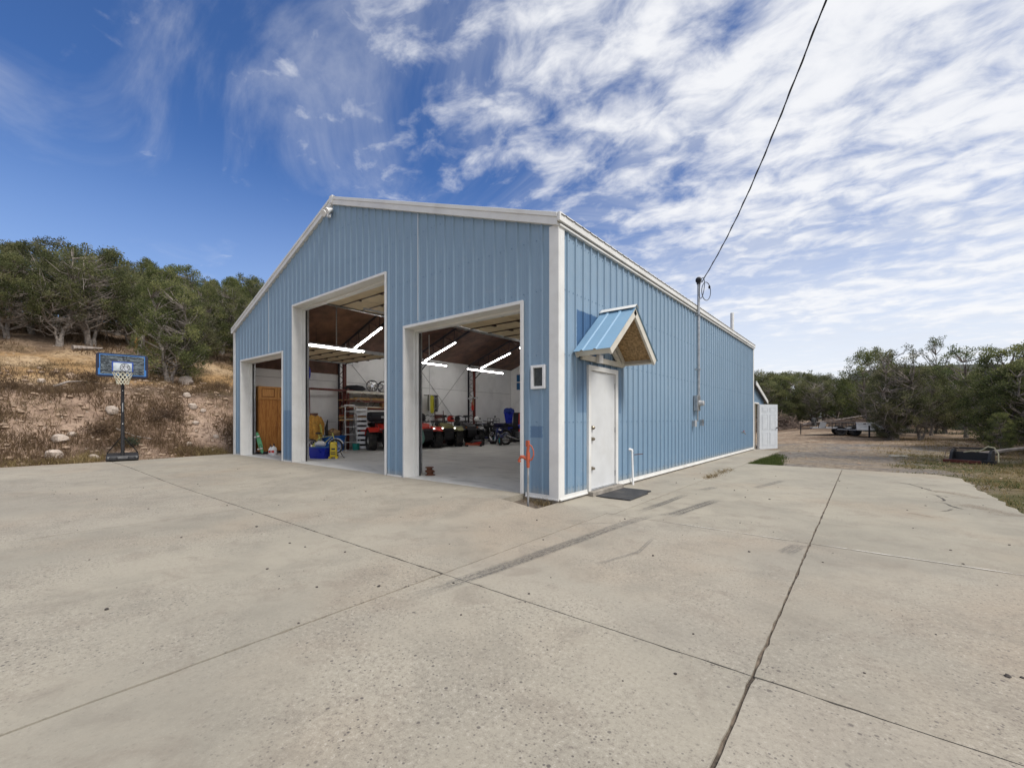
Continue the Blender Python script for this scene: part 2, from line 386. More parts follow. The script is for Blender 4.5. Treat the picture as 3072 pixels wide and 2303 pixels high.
# ------------------------------------------------------------------ terrain
def ss(a, b, x):
    t = np.clip((np.asarray(x, float)-a)/(b-a), 0, 1); return t*t*(3-2*t)
_rg = np.random.RandomState(5); _tab = _rg.rand(256, 256)
def vnoise(x, y):
    x = np.asarray(x, float); y = np.asarray(y, float)
    xi = np.floor(x).astype(int); yi = np.floor(y).astype(int); fx = x-xi; fy = y-yi
    fx = fx*fx*(3-2*fx); fy = fy*fy*(3-2*fy); g = lambda i, j: _tab[i % 256, j % 256]
    return (g(xi, yi)*(1-fx)+g(xi+1, yi)*fx)*(1-fy)+(g(xi, yi+1)*(1-fx)+g(xi+1, yi+1)*fx)*fy
def fbm(x, y, f=1, o=4):
    v = 0; a = .5
    for i in range(o): v = v+a*(vnoise(x*f+17*i, y*f+31*i)-.5); f *= 2.03; a *= .5
    return v
def slab_z(x, y):
    return -.10+.10*ss(-2.4, 0, y)*(1-ss(-.654, .35, x))+.07*ss(-6, -12, x)*(1-ss(-2.4, 0, y))
def terrain(x, y):
    x = np.asarray(x, float); y = np.asarray(y, float)
    d = -13.5-x+.5*fbm(x, y, .35)
    n1 = fbm(x, y, .8, 5)
    hill = 2.45*ss(.2, 5.4, d)+np.minimum(np.maximum(d-5, 0)*.37, .37*7)+np.maximum(np.minimum(d, 19)-12, 0)*.25+np.maximum(np.minimum(d, 80)-19, 0)*.17
    hill = hill+n1*.55*ss(.2, 2, d)*(1-.55*ss(6, 10, d))
    hill = hill*(1-ss(60, 160, y)*.5)
    yard = -.17+.03*np.maximum(0, np.minimum(y, 90)-14)*ss(-6, 2, x)+n1*.10*ss(8.9, 12, y)+n1*.10*ss(5.6, 7, x)
    far = np.hypot(x-40, y-800)
    yard = yard+72*np.exp(-((x-60)/330)**2-((y-820)/240)**2)*ss(150, 500, y)
    on = ss(-13.3, -13.9, x)
    z = np.where(d > 0, hill-.03, 0)*on + np.where(x < -13.3, -.03, yard)
    inb = ((x > -13.4) & (x < 5.1) & (y < 8.4)) | ((x > -13.2) & (x < .95) & (y < 15.3))
    return np.where(inb, -.35, z)
def coords(segs):
    out = []
    for a, b, n in segs: out += list(np.linspace(a, b, n, endpoint=False))
    return np.array(out+[segs[-1][1]])
gx = coords([(-2500, -300, 8), (-300, -60, 16), (-60, -32, 28), (-32, -13, 100), (-13, 5, 40), (5, 16, 60), (16, 60, 30), (60, 300, 14), (300, 2500, 9)])
gy = coords([(-2500, -200, 8), (-200, -14, 12), (-14, 8, 100), (8, 30, 110), (30, 80, 60), (80, 300, 20), (300, 2500, 24)])
X, Y = np.meshgrid(gx, gy); Z = terrain(X, Y)
nx, ny = len(gx), len(gy); idx = np.arange(nx*ny).reshape(ny, nx)
Q = np.stack([idx[:-1, :-1], idx[:-1, 1:], idx[1:, 1:], idx[1:, :-1]], -1).reshape(-1, 4)
# soil colours by place: bank, tan terrace, litter under the trees, gravel yard, thin turf
d = -13.4-X; na = fbm(X, Y, .7, 5); nb = fbm(X+50, Y, 2.1, 4)
def L3(c): return np.array(c)[None, None, :]*np.ones(X.shape)[..., None]
def mx3(a, b, f): return a*(1-f[..., None])+b*f[..., None]
bank = mx3(L3((.40, .285, .21)), L3((.225, .155, .11)), ss(-.06, .14, na+.35*nb))
bank = mx3(bank, L3((.50, .37, .28)), ss(.06, .2, nb-.4*na)*.7)
terr_c = mx3(L3((.50, .36, .22)), L3((.40, .255, .125)), ss(-.1, .15, na))
litter = mx3(L3((.19, .135, .095)), L3((.28, .20, .135)), ss(-.1, .15, nb))
tl = mx3(bank, terr_c, ss(4.9, 5.9, d+na*1.2)); tl = mx3(tl, litter, ss(9.0, 10.6, d+na*2.5))
tl = mx3(tl, mx3(L3((.09, .065, .05)), L3((.135, .095, .065)), ss(-.1, .1, nb)), ss(3.9, 4.5, d+na)*(1-ss(4.9, 5.6, d+na))*.75)
gravel = mx3(L3((.25, .225, .20)), L3((.33, .27, .205)), ss(-.1, .12, na+.5*nb))
tan = mx3(L3((.31, .225, .155)), L3((.43, .345, .255)), ss(-.05, .2, nb+.4*na))
turf = mx3(L3((.24, .185, .105)), L3((.14, .13, .06)), ss(-.12, .1, na))
yc = mx3(gravel, tan, ss(19.0, 21.5, Y+na*6)); yc = mx3(yc, litter, ss(31, 36, Y+na*8))
yc = mx3(yc, turf, ss(4.2, 6.0, X+na*3)*(1-ss(13, 20, Y+na*5)))
yc = mx3(yc, tan, ss(5.6, 7.2, X+na*2)*ss(14, 17, Y)*(1-ss(20, 24, Y))*.8); yc = mx3(yc, litter, ss(9, 12, X+na*3)*ss(15, 20, Y))
col = mx3(yc, tl, (X < -13.2).astype(float))
farm = ss(120, 400, np.hypot(X, Y)); col = mx3(col, L3((.07, .075, .06)), farm)
gm = bpy.data.materials.new('soil'); gm.use_nodes = True; t = gm.node_tree; b = t.nodes['Principled BSDF']
P = nd(t, 'ShaderNodeNewGeometry').outputs['Position']
vc = nd(t, 'ShaderNodeAttribute', attribute_name='soil').outputs['Color']
n1 = noise(t, P, 5.5, 7, .72); n2 = noise(t, P, 26, 5, .7)
c = mixc(t, mapr(t, n1, .42, .62, 0, .7), vc, mixc(t, 1.0, vc, (.42, .40, .40), 'MULTIPLY'))
c = mixc(t, mapr(t, n2, .56, .68, 0, .55), c, mixc(t, 1.0, c, (1.6, 1.6, 1.6), 'MULTIPLY'))
vo = nd(t, 'ShaderNodeTexVoronoi', {'Vector': P, 'Scale': 5}).outputs
peb = mth(t, 'MULTIPLY', mapr(t, vo['Distance'], .22, .14), mapr(t, nd(t, 'ShaderNodeSeparateColor', {0: vo['Color']}).outputs[1], .80, .84))
c = mixc(t, mth(t, 'MULTIPLY', peb, .75), c, (.48, .41, .34))
t.links.new(c, b.inputs['Base Color']); b.inputs['Roughness'].default_value = .95; b.inputs['Specular IOR Level'].default_value = .1
bn = nd(t, 'ShaderNodeBump', {'Height': mth(t, 'ADD', n1, mth(t, 'MULTIPLY', n2, .4)), 'Strength': .9, 'Distance': .12}); t.links.new(bn.outputs[0], b.inputs['Normal'])
rgba = np.concatenate([col, np.ones(col.shape[:2]+(1,))], -1).reshape(-1, 4)
g = link('ground', npmesh('ground', np.stack([X, Y, Z], -1).reshape(-1, 3), Q, gm, {'soil': ('FLOAT_COLOR', rgba)}, True)); tag(g, 'bare earth, gravel yard and dirt bank around the blue shop', None, None, 'structure')

# ------------------------------------------------------------------ driveway: concrete panels with real joints
def panel_mesh(x0, x1, y0, y1, step, gaps=(.006, .006, .006, .006), hole=None, ragged=False, jit=.004, seed=0):
    rg = np.random.RandomState(seed)
    xs = np.linspace(x0, x1, max(2, int((x1-x0)/step)+1)); ys = np.linspace(y0, y1, max(2, int((y1-y0)/step)+1))
    if hole:
        xs = np.unique(np.round(np.concatenate([xs, hole[:2]]), 4)); ys = np.unique(np.round(np.concatenate([ys, hole[2:]]), 4))
    A, B = np.meshgrid(xs, ys); A2 = A.copy(); B2 = B.copy()
    for edge, sgn, arr, k in ((A == x0, 1, A2, 0), (A == x1, -1, A2, 1), (B == y0, 1, B2, 2), (B == y1, -1, B2, 3)):
        n = edge.sum(); w = gaps[k]
        arr[edge] += sgn*(w*(.6+.8*rg.rand(n))+jit*rg.rand(n)**4*2.2)
    if ragged:
        e = .30*fbm(B*1.0, B*0+3, 1.3, 4)+.10*fbm(B, B*0, 6, 2)
        lift = -.9*ss(3.9, 3.0, B)*0
        A2 += (A-x0)/(x1-x0)*e
        A2 -= ((A-x0)/(x1-x0))**3*.35*ss(7.9, 8.55, B)
    Zt = slab_z(A2, B2)+.0012*(rg.rand(*A.shape)-.5)
    n0, n1_ = len(xs), len(ys); I = np.arange(n0*n1_).reshape(n1_, n0)
    cells = np.ones((n1_-1, n0-1), bool)
    if hole:
        cx_ = (xs[:-1]+xs[1:])/2; cy_ = (ys[:-1]+ys[1:])/2
        cells &= ~((cx_[None] > hole[0]) & (cx_[None] < hole[1]) & (cy_[:, None] > hole[2]) & (cy_[:, None] < hole[3]))
    q = np.stack([I[:-1, :-1], I[:-1, 1:], I[1:, 1:], I[1:, :-1]], -1)[cells]
    ed = {}
    for a in q:
        for i in range(4):
            e = (a[i], a[(i+1) % 4])
            if (e[1], e[0]) in ed: del ed[(e[1], e[0])]
            else: ed[e] = 1
    V = np.stack([A2, B2, Zt], -1).reshape(-1, 3); n = len(V)
    low = V.copy(); low[:, 2] -= .12
    sk = np.array([(b_, a_, a_+n, b_+n) for (a_, b_) in ed])
    return npmesh('concrete_panel', np.concatenate([V, low]), np.concatenate([q, sk]), conc)
dw = MB()
for x0, x1, y0, y1 in ((-13.35, .94, -16, .0), (.94, 5.0, -16, 8.4), (.0, .94, 0, 15.0)):
    nxx = max(4, int((x1-x0)/.24)); nyy = int((y1-y0)/.24)
    for i in range(nxx):
        for j in range(nyy):
            a0 = x0+(x1-x0)*i/nxx; a1 = x0+(x1-x0)*(i+1)/nxx; b0 = y0+(y1-y0)*j/nyy; b1 = y0+(y1-y0)*(j+1)/nyy
            if a1 > -.654 and a0 < 0 and b1 > -.6 and b0 < 0.: zz = -.09
            else: zz = -.012
            dw.add([(p, q, float(slab_z(p, q))+zz) for p, q in ((a0, b0), (a1, b0), (a1, b1), (a0, b1))], [(0, 1, 2, 3)])
drive = obj('driveway', dw, jointm); tag(drive, 'broad concrete driveway slab in front of and beside the shop', None, None, 'structure')
G, H = .011, .004
for i, a in enumerate([
    (-13.35, .86, -3.1, 0, .11, (.003, .005, .006, .0), (-.654, 0, -.57, 0), False),
    (-13.35, -3.4, -16, -3.1, .16, (.003, .006, .003, .006), None, False),
    (-3.4, .86, -16, -3.1, .09, (.006, .010, .003, .004), None, False),
    (.86, 3.17, -16, -3.1, .08, (.006, .009, .003, .004), None, False),
    (3.17, 5.25, -16, -3.1, .08, (.007, .003, .003, .004), None, True),
    (.86, 3.17, -3.1, -.1, .08, (.004, .006, .004, .003), None, False),
    (3.17, 5.25, -3.1, -.1, .08, (.006, .003, .004, .003), None, True),
    (0, .95, -.1, 15.4, .10, (.0, .005, .005, .0), None, False),
    (.95, 3.17, -.1, 8.6, .10, (.005, .007, .003, .0), None, False),
    (3.17, 5.25, -.1, 8.55, .10, (.007, .003, .003, .0), None, True)]):
    o = link('concrete_panel', panel_mesh(*a, seed=i), drive)
def ribbon(pts, w, rise=.004, fade=True):
    pts = [Vector((*p, 0)) for p in pts]; fine = []
    for a, b in zip(pts, pts[1:]):
        n = max(1, int((b-a).length/.12)); fine += [a.lerp(b, k/n) for k in range(n)]
    fine.append(pts[-1]); V = []; U = []; Lc = 0
    for i, p in enumerate(fine):
        t_ = (fine[min(i+1, len(fine)-1)]-fine[max(i-1, 0)]).normalized(); nrm = Vector((-t_.y, t_.x, 0))
        if i: Lc += (p-fine[i-1]).length
        f = i/(len(fine)-1); fd = min(1, f*6, (1-f)*6) if fade else 1
        for s_ in (-1, 0, 1):
            q = p+nrm*s_*w/2; V.append((q.x, q.y, float(slab_z(q.x, q.y))+rise)); U.append((s_, Lc, fd, 1))
    Qs = [(3*i+k, 3*i+k+1, 3*i+k+4, 3*i+k+3) for i in range(len(fine)-1) for k in (0, 1)]
    return V, Qs, U
def ribbon_obj(name, pts, w, mat, fade=True, rise=.004):
    V, Qs, U = ribbon(pts, w, rise, fade)
    return link(name, npmesh(name, V, Qs, mat, {'uvw': ('FLOAT_COLOR', U)}), drive)
for pts, w in (([(1.04, -3.7), (1.12, -2.9), (1.19, -2.0), (1.25, -1.2), (1.30, -.5), (1.42, .4)], .17),
               ([(1.08, -3.4), (1.18, -2.5), (1.25, -1.5), (1.30, -.6)], .12),
               ([(1.58, .15), (1.62, .6), (1.70, 1.3), (1.80, 2.0)], .20), ([(1.60, .3), (1.66, .9), (1.76, 1.8)], .17), ([(1.20, .6), (1.22, 1.2), (1.22, 1.75)], .11), ([(1.16, .2), (1.2, 1.0), (1.24, 2.2)], .14),
               ([(.74, -1.02), (.84, -.86)], .14), ([(.80, -.95), (1.0, -.75), (1.24, -.48)], .03), ([(1.30, 2.75), (1.42, 3.35)], .18), ([(1.44, .2), (1.6, .55)], .1),
               ([(1.75, -2.1), (1.9, -1.5), (1.82, -.9)], .05), ([(3.0, -.7), (3.1, -.2)], .16), ([(2.0, 3.6), (2.3, 5.2)], .16)):
    ribbon_obj('tyre_mark', pts, w, skidm)
for pts in ([(3.87, 6.39), (4.12, 6.35), (4.31, 6.16), (4.44, 5.73), (4.55, 5.38), (4.63, 5.13)], [(4.31, 6.16), (4.55, 6.24), (4.79, 6.22)], [(4.42, 4.87), (4.56, 4.74), (4.66, 4.62), (4.7, 4.53)],
            [(4.56, 4.74), (4.6, 4.38), (4.61, 4.17), (4.54, 3.97)], [(4.4, 3.85), (4.57, 3.85), (4.62, 3.57), (4.75, 3.29)], [(4.61, 3.32), (4.53, 3.08), (4.42, 2.94)], [(4.12, 3.98), (4.23, 3.93)], [(4.23, 3.45), (4.31, 3.38)]):
    ribbon_obj('crack', pts, .035, crackm, rise=.005)
for pts, w in (([(4.02, 2.4), (4.12, 2.51), (4.25, 2.43), (4.34, 2.31)], .12), ([(4.5, 5.3), (4.75, 5.2), (5.1, 4.7)], .35), ([(4.7, 3.9), (5.0, 3.5), (5.2, 3.1)], .4)):
    ribbon_obj('mud_stain', pts, w, mudm, rise=.007)
for pts, w in (([(3.2, -.1), (5.0, -.1)], .035), ([(1.6, -.1), (3.15, -.1)], .02)):
    ribbon_obj('joint_filler', pts, w, palem, rise=.006)
# soil in the notch at the corner
nb_ = MB(); nb_.bx(-.66, .0, -.58, .0, -.30, -.165)
obj('notch_soil', nb_, jointm, drive)

# ------------------------------------------------------------------ the shop building
Wd, Ln, EV, PK, XM = 13.1, 14.9, 4.12, 6.47, -6.55
shop = thing('metal_shop_building', 'long blue ribbed metal shop building with white trim and three open garage doors', 'building')
def roof_z(x): return EV+(PK-EV)*(1-abs(x-XM)/6.55)
OPEN = [(-12.5, -9.346, 0, 3.152), (-8.749, -4.355, 0, 4.358), (-3.76, -.654, 0, 3.102)]
WIN = (-.48, -.23, 1.68, 2.03)
def rib_profile(a0, a1, off):
    pts = []
    k0 = int(math.floor((a0-off)/.25))-1
    for k in range(k0, k0+int((a1-a0)/.25)+4):
        c_ = off+k*.25
        for dx, h_ in ((-.026, 0), (-.018, .026), (.012, .026), (.030, 0), (.075, 0), (.083, .004), (.091, 0), (.158, 0), (.166, .004), (.174, 0)):
            pts.append((c_+dx, h_))
    ins = [(a, h_) for a, h_ in pts if a0 < a < a1]
    def hat(a):
        for (p, hp), (q, hq) in zip(pts, pts[1:]):
            if p <= a <= q: return hp+(hq-hp)*(a-p)/max(1e-9, q-p)
        return 0
    return [(a0, hat(a0))]+ins+[(a1, hat(a1))], hat
def siding_panel(a0, a1, z0, ztop, openings, place, off, name='siding_panel', mat=sid, flip=False):
    pr, hat = rib_profile(a0, a1, off)
    cuts = sorted({c_ for o_ in openings for c_ in o_[:2] if a0 < c_ < a1})
    al = sorted({a for a, _ in pr} | set(cuts))
    mb = MB()
    for p, q in zip(al, al[1:]):
        m_ = (p+q)/2; spans = [(z0, None)]
        for o_ in openings:
            if o_[0] < m_ < o_[1]:
                spans = [s2 for s_ in spans for s2 in ([(s_[0], o_[2])] if o_[2] > s_[0]+.01 else [])+[(o_[3], s_[1])]]
        for lo, hi in spans:
            h0 = hi if hi is not None else ztop(p); h1 = hi if hi is not None else ztop(q)
            vs = [place(p, hat(p), lo), place(q, hat(q), lo), place(q, hat(q), h1), place(p, hat(p), h0)]
            mb.add(vs, [(3, 2, 1, 0) if flip else (0, 1, 2, 3)])
    return obj(name, mb, mat, shop)
laps = [-13.1]+[-12.29+k for k in range(13)]+[0]
fo = OPEN+[WIN]
for a0, a1 in zip(laps, laps[1:]):
    siding_panel(a0, a1, 0, lambda x: roof_z(x)+.02, fo, lambda a, h_, z: (a, -h_, z), -.29)
DR = (.90, 1.955, 0, 2.075)
for k in range(15):
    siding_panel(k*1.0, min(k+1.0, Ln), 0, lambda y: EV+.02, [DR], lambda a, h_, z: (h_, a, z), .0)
bw = MB(); bw.prism([(-Wd, 0), (0, 0), (0, EV), (XM, PK), (-Wd, EV)], Ln-.02, Ln, 'xz'); obj('back_wall', bw, sid, shop)
lw = MB(); lw.bx(-Wd, -Wd+.02, .02, Ln-.02, 0, EV); obj('left_wall', lw, sid, shop)
# laps between sheets: thin pale caulk edges as on the photograph
for x in (-3.29, -10.29):
    m_ = MB(); zt = roof_z(x)-.02; zb_ = 3.16 if x > -4 else 3.2
    m_.bx(x-.006, x+.006, -.032, -.0268, zb_, zt); obj('sheet_lap', m_, white, shop)
# screws in rows
sc_ = MB()
for zr in (.12, 1.15, 2.2, 3.2, 4.0, 4.9, 5.8):
    for k in range(105):
        x = -.05-.125*k+(.02 if k % 2 else 0)
        if k % 2 == 0 and zr > .2 and random.random() < .35: continue
        if zr < roof_z(x)-.12 and not any(o_[0]-.06 < x < o_[1]+.06 and zr < o_[3]+.05 for o_ in OPEN) and not (-.55 < x < -.17 and 1.6 < zr < 2.1):
            sc_.cyl((x, -.001, zr), (x, -.026 if k % 2 == 0 else -.010, zr), .008, seg=6)
    if zr < 4.05:
        for k in range(119):
            y = .06+.125*k
            if not (.82 < y < 2.02 and zr < 2.15) and not (.4 < y < 2.3 and zr > 2.1 and zr < 3.1): sc_.cyl((.0, y, zr), (.010, y, zr), .008, seg=6)
o = obj('siding_screws', sc_, M('screw_blue', (.13, .22, .33), .5, .3), shop); o['kind'] = 'stuff'
# trims
def trim(name, *b, mat=white, bev=.004): return obj(name, MB().bx(*b), mat, shop, bevel=bev)
cp = MB(); cp.bx(-.145, .032, -.034, .0, -.03, EV+.02); cp.bx(.0, .034, .0005, .13, -.03, EV+.019); obj('corner_post', cp, white, shop, bevel=.006)
trim('corner_trim', -Wd-.03, -Wd+.11, -.034, .0, -.02, EV+.02); trim('corner_trim', .0, .034, Ln-.10, Ln+.03, -.05, EV+.02)
# rake boards along the gable
for sgn in (-1, 1):
    x_e = 0 if sgn > 0 else -Wd
    sl = Vector((x_e-XM, 0, EV-PK)); Lr = sl.length+.03; ang = math.atan2(EV-PK, abs(x_e-XM))
    poly = [(0, 0), (Lr, 0), (Lr, .185), (0, .185)]
    m_ = MB(); u = sl.normalized()
    for y0, y1, lo, hi in ((-.075, .02, 0, .19), (-.09, -.0755, .12, .19)):
        P0 = [Vector((XM, 0, PK))+u*a for a in (0, Lr)]
        vs = []
        for y_ in (y0, y1):
            for p_ in P0:
                for hz_ in (lo, hi): vs.append((p_.x, y_, p_.z+hz_))
        m_.add(vs, [(0, 2, 3, 1), (4, 5, 7, 6), (0, 1, 5, 4), (2, 6, 7, 3), (1, 3, 7, 5), (0, 4, 6, 2)])
    obj('rake_trim', m_, white, shop, bevel=.004)
trim('rake_cap', XM-.07, XM+.07, -.095, .0, PK+.02, PK+.2)
fa = MB(); fa.bx(.0345, .085, -.085, Ln+.05, EV+.045, EV+.178); fa.bx(.0005, .060, -.03, Ln+.02, EV-.012, EV+.025); obj('eave_fascia', fa, white, shop, bevel=.006)
fl_ = MB(); fl_.bx(-Wd-.085, -Wd-.035, -.085, Ln+.05, EV+.0, EV+.178); obj('eave_fascia', fl_, white, shop)
# roof sheets, 1 m wide, ribs run down the slope
for sgn in (-1, 1):
    xe = .10 if sgn > 0 else -Wd-.10
    pm = MB()
    n_ = 4
    for k in range(n_):
        for dx0, h0, dx1, h1 in ((0, 0, .10, 0), (.10, 0, .11, .012), (.11, .012, .14, .012), (.14, .012, .15, 0), (.15, 0, .25, 0)):
            y0, y1 = k*.25+dx0, k*.25+dx1
            ze = EV+.182-(.10*(PK-EV)/6.55); zr = PK+.182
            pm.add([(XM, y0, zr+h0), (xe, y0, ze+h0), (xe, y1, ze+h1), (XM, y1, zr+h1)], [(0, 1, 2, 3) if sgn > 0 else (3, 2, 1, 0)])
    me = pm.mesh('roof_panel', roofm)
    for j in range(15): link('roof_panel', me, shop, (0, j-.05, 0))
rc = MB(); rc.add([(XM-.2, -.07, PK+.13), (XM, -.07, PK+.215), (XM+.2, -.07, PK+.13), (XM-.2, Ln, PK+.13), (XM, Ln, PK+.215), (XM+.2, Ln, PK+.13)], [(0, 1, 4, 3), (1, 2, 5, 4)]); obj('ridge_cap', rc, white, shop)
# base trim and foundation
SEG = [(-Wd-.03, -12.5), (-9.346, -8.749), (-3.76, -.654)]
for a, b_ in ((-Wd-.02, -12.56), (-9.29, -8.80), (-4.31, -3.82), (-.60, .03)):
    m_ = MB().bx(a, b_, -.032, -.0225, -.035, .03); m_.bx(a, b_, -.045, -.0225, -.04, -.02); obj('base_trim', m_, white, shop)
for a, b_ in ((.0, .84), (2.02, Ln)):
    m_ = MB().bx(.0225, .033, a, b_, -.035, .03); m_.bx(.0225, .047, a, b_, -.042, -.02); obj('base_trim', m_, white, shop)
fd = MB(); fd.bx(-Wd+.02, -.0, .001, .30, -.45, -.003); fd.bx(-.3, .012, .301, Ln, -.45, -.004); fd.bx(-.654, .0125, -.012, .0005, -.45, -.036); obj('foundation', fd, foundm, shop)
st = MB(); st.bx(.013, .14, .84, 2.02, -.2, -.01); obj('door_step', st, foundm, shop, bevel=.008)
fl = MB(); fl.bx(-Wd+.03, -.03, .001, Ln-.03, -.05, .0); obj('shop_floor', fl, concin, shop)
# openings: trim, reveals, stops
for (a, b_, z0, z1) in OPEN:
    m_ = MB(); w_ = .05
    m_.bx(a-.005, a+w_, -.040, -.001, 0, z1+.005); m_.bx(b_-w_, b_+.005, -.040, -.001, 0, z1+.005); m_.bx(a+w_, b_-w_, -.040, -.001, z1-w_, z1+.005)
    obj('opening_trim', m_, white, shop, bevel=.004)
    m_ = MB()
    m_.bx(a-.005, a+.05, 0, .34, 0, z1); m_.bx(b_-.05, b_+.005, 0, .34, 0, z1); m_.bx(a+.05, b_-.05, 0, .34, z1-.05, z1)
    m_.bx(a+.05, a+.075, .20, .335, 0, z1-.051); m_.bx(b_-.075, b_-.05, .20, .335, 0, z1-.051); m_.bx(a+.075, b_-.075, .20, .335, z1-.09, z1-.051)
    m_.bx(a+.075, a+.10, .27, .333, 0, z1-.091); m_.bx(b_-.10, b_-.075, .27, .333, 0, z1-.091)
    obj('door_jamb', m_, white, shop, bevel=.003)
    obj('weatherstrip', MB().bx(a+.1, a+.115, .30, .33, 0.01, z1-.1), black, shop)
# interior lining
def flat_liner(name, polys, mat): 
    m_ = MB()
    for p in polys: m_.add(p, [tuple(range(len(p)))])
    return obj(name, m_, mat, shop)
BAY = [0.35, 3.73, 7.45, 11.18, Ln-.06]
for i in range(4):
    y0, y1 = BAY[i], BAY[i+1]
    zt = 3.0 if i == 0 else EV+.02
    obj('wall_liner', MB().bx(-Wd+.05, -Wd+.08, y0+.004, y1-.004, 0, zt), liner, shop)
    if i == 0: obj('wall_liner', MB().bx(-Wd+.05, -Wd+.085, y0+.004, y1-.004, 3.004, EV+.02), brownins, shop)['label'] = 'brown insulation band above the white liner'
    for zz in (1.1, 2.72) if i < 2 else (2.72,): obj('liner_seam', MB().bx(-Wd+.0805, -Wd+.088, y0+.1, y1-.1, zz-.012, zz), M('seam', (.3, .3, .3), .8) if not bpy.data.materials.get('seam') else bpy.data.materials['seam'], shop)
obj('wall_liner', MB().prism([(-Wd+.08, 0), (-.08, 0), (-.08, EV), (XM, PK-.05), (-Wd+.08, EV)], Ln-.055, Ln-.03), liner, shop)
obj('wall_liner', MB().bx(-.08, -.05, 2.1, Ln-.06, 0, EV), liner, shop)
obj('wall_liner', MB().bx(-.08, -.05, .34, .85, 0, EV), liner, shop)
obj('wall_liner', MB().bx(-.08, -.05, .85, 2.1, 2.12, EV), liner, shop)
# inner face of the front wall
for a, b_, z0 in ((-Wd+.05, -12.51, 0), (-9.33, -8.76, 0), (-4.34, -3.77, 0), (-.64, -.05, 0), (-12.51, -9.33, 3.16), (-8.76, -4.34, 4.365), (-3.77, -.64, 3.11)):
    obj('wall_liner', MB().prism([(a, z0), (b_, z0), (b_, roof_z(b_)-.02)]+([(XM, PK-.02)] if a < XM < b_ else [])+[(a, roof_z(a)-.02)], .341, .36), brownins, shop)
# insulation under the roof, one sagging sheet per bay and slope, with purlin folds
for i in range(4):
    for sgn in (-1, 1):
        m_ = MB(); xe = -.05 if sgn > 0 else -Wd+.05; n_ = 14; k_ = 6
        grid = []
        for a in range(n_+1):
            x = XM+(xe-XM)*a/n_
            for b_ in range(k_+1):
                y = BAY[i]+(BAY[i+1]-BAY[i])*b_/k_
                sag = .05*math.sin(math.pi*b_/k_)*(1 if a % 2 else .15)
                grid.append((x, y, roof_z(x)-.02-sag))
        m_.add(grid, [((a*(k_+1)+b_), (a*(k_+1)+b_+1), ((a+1)*(k_+1)+b_+1), ((a+1)*(k_+1)+b_)) for a in range(n_) for b_ in range(k_)])
        obj('roof_insulation', m_, brownins, shop, smooth=True)
# steel frames: laced columns and rafters
def lace(mb, p0, p1, q0, q1, n, r=.012):
    p0, p1, q0, q1 = map(Vector, (p0, p1, q0, q1))
    for k in range(n):
        a = p0.lerp(p1, k/n); b_ = q0.lerp(q1, (k+.5)/n); c_ = p0.lerp(p1, (k+1)/n)
        mb.tube([a, b_], r, 5); mb.tube([b_, c_], r, 5)
for y in (3.73, 7.45, 11.18):
    for xs_ in (-1, 1):
        xw = -Wd+.12 if xs_ < 0 else -.12; xi = xw+.42*(-xs_)
        xi2 = xw+.5*(-xs_)
        obj('steel_column', MB().bx(xi-.05, xi+.05, y-.06, y+.06, 0, 3.86), redsteel, shop)
        m_ = MB().bx(xw-.03, xw+.03, y-.03, y+.03, 0, 4.0); lace(m_, (xw, y, .1), (xw, y, 3.8), (xi, y, .1), (xi, y, 3.8), 9); obj('column_lacing', m_, bluesteel, shop)
        top0 = Vector((xw, y, roof_z(xw)-.10)); top1 = Vector((XM, y, PK-.12)); bo0 = Vector((xi2, y, 3.72)); bo1 = Vector((XM, y, PK-.62))
        m_ = MB(); m_.tube([top0, top1], .04, 6); m_.tube([bo0, bo1], .045, 6); lace(m_, top0, top1, bo0, bo1, 9, .014)
        m_.tube([Vector((xi, y, 3.3)), Vector((xi+1.0*(-xs_), y, 4.05))], .025, 6)
        obj('roof_truss', m_, bluesteel, shop)
for y0, y1 in ((3.9, 7.3), (7.6, 11.0)):
    for za, zb2 in ((.3, 3.9), (3.9, .3)): obj('brace_rod', MB().tube([(-Wd+.10, y0, za), (-Wd+.10, y1, zb2)], .011, 6), M('rod_grey', (.33, .33, .33), .6) if not bpy.data.materials.get('rod_grey') else bpy.data.materials['rod_grey'], shop)
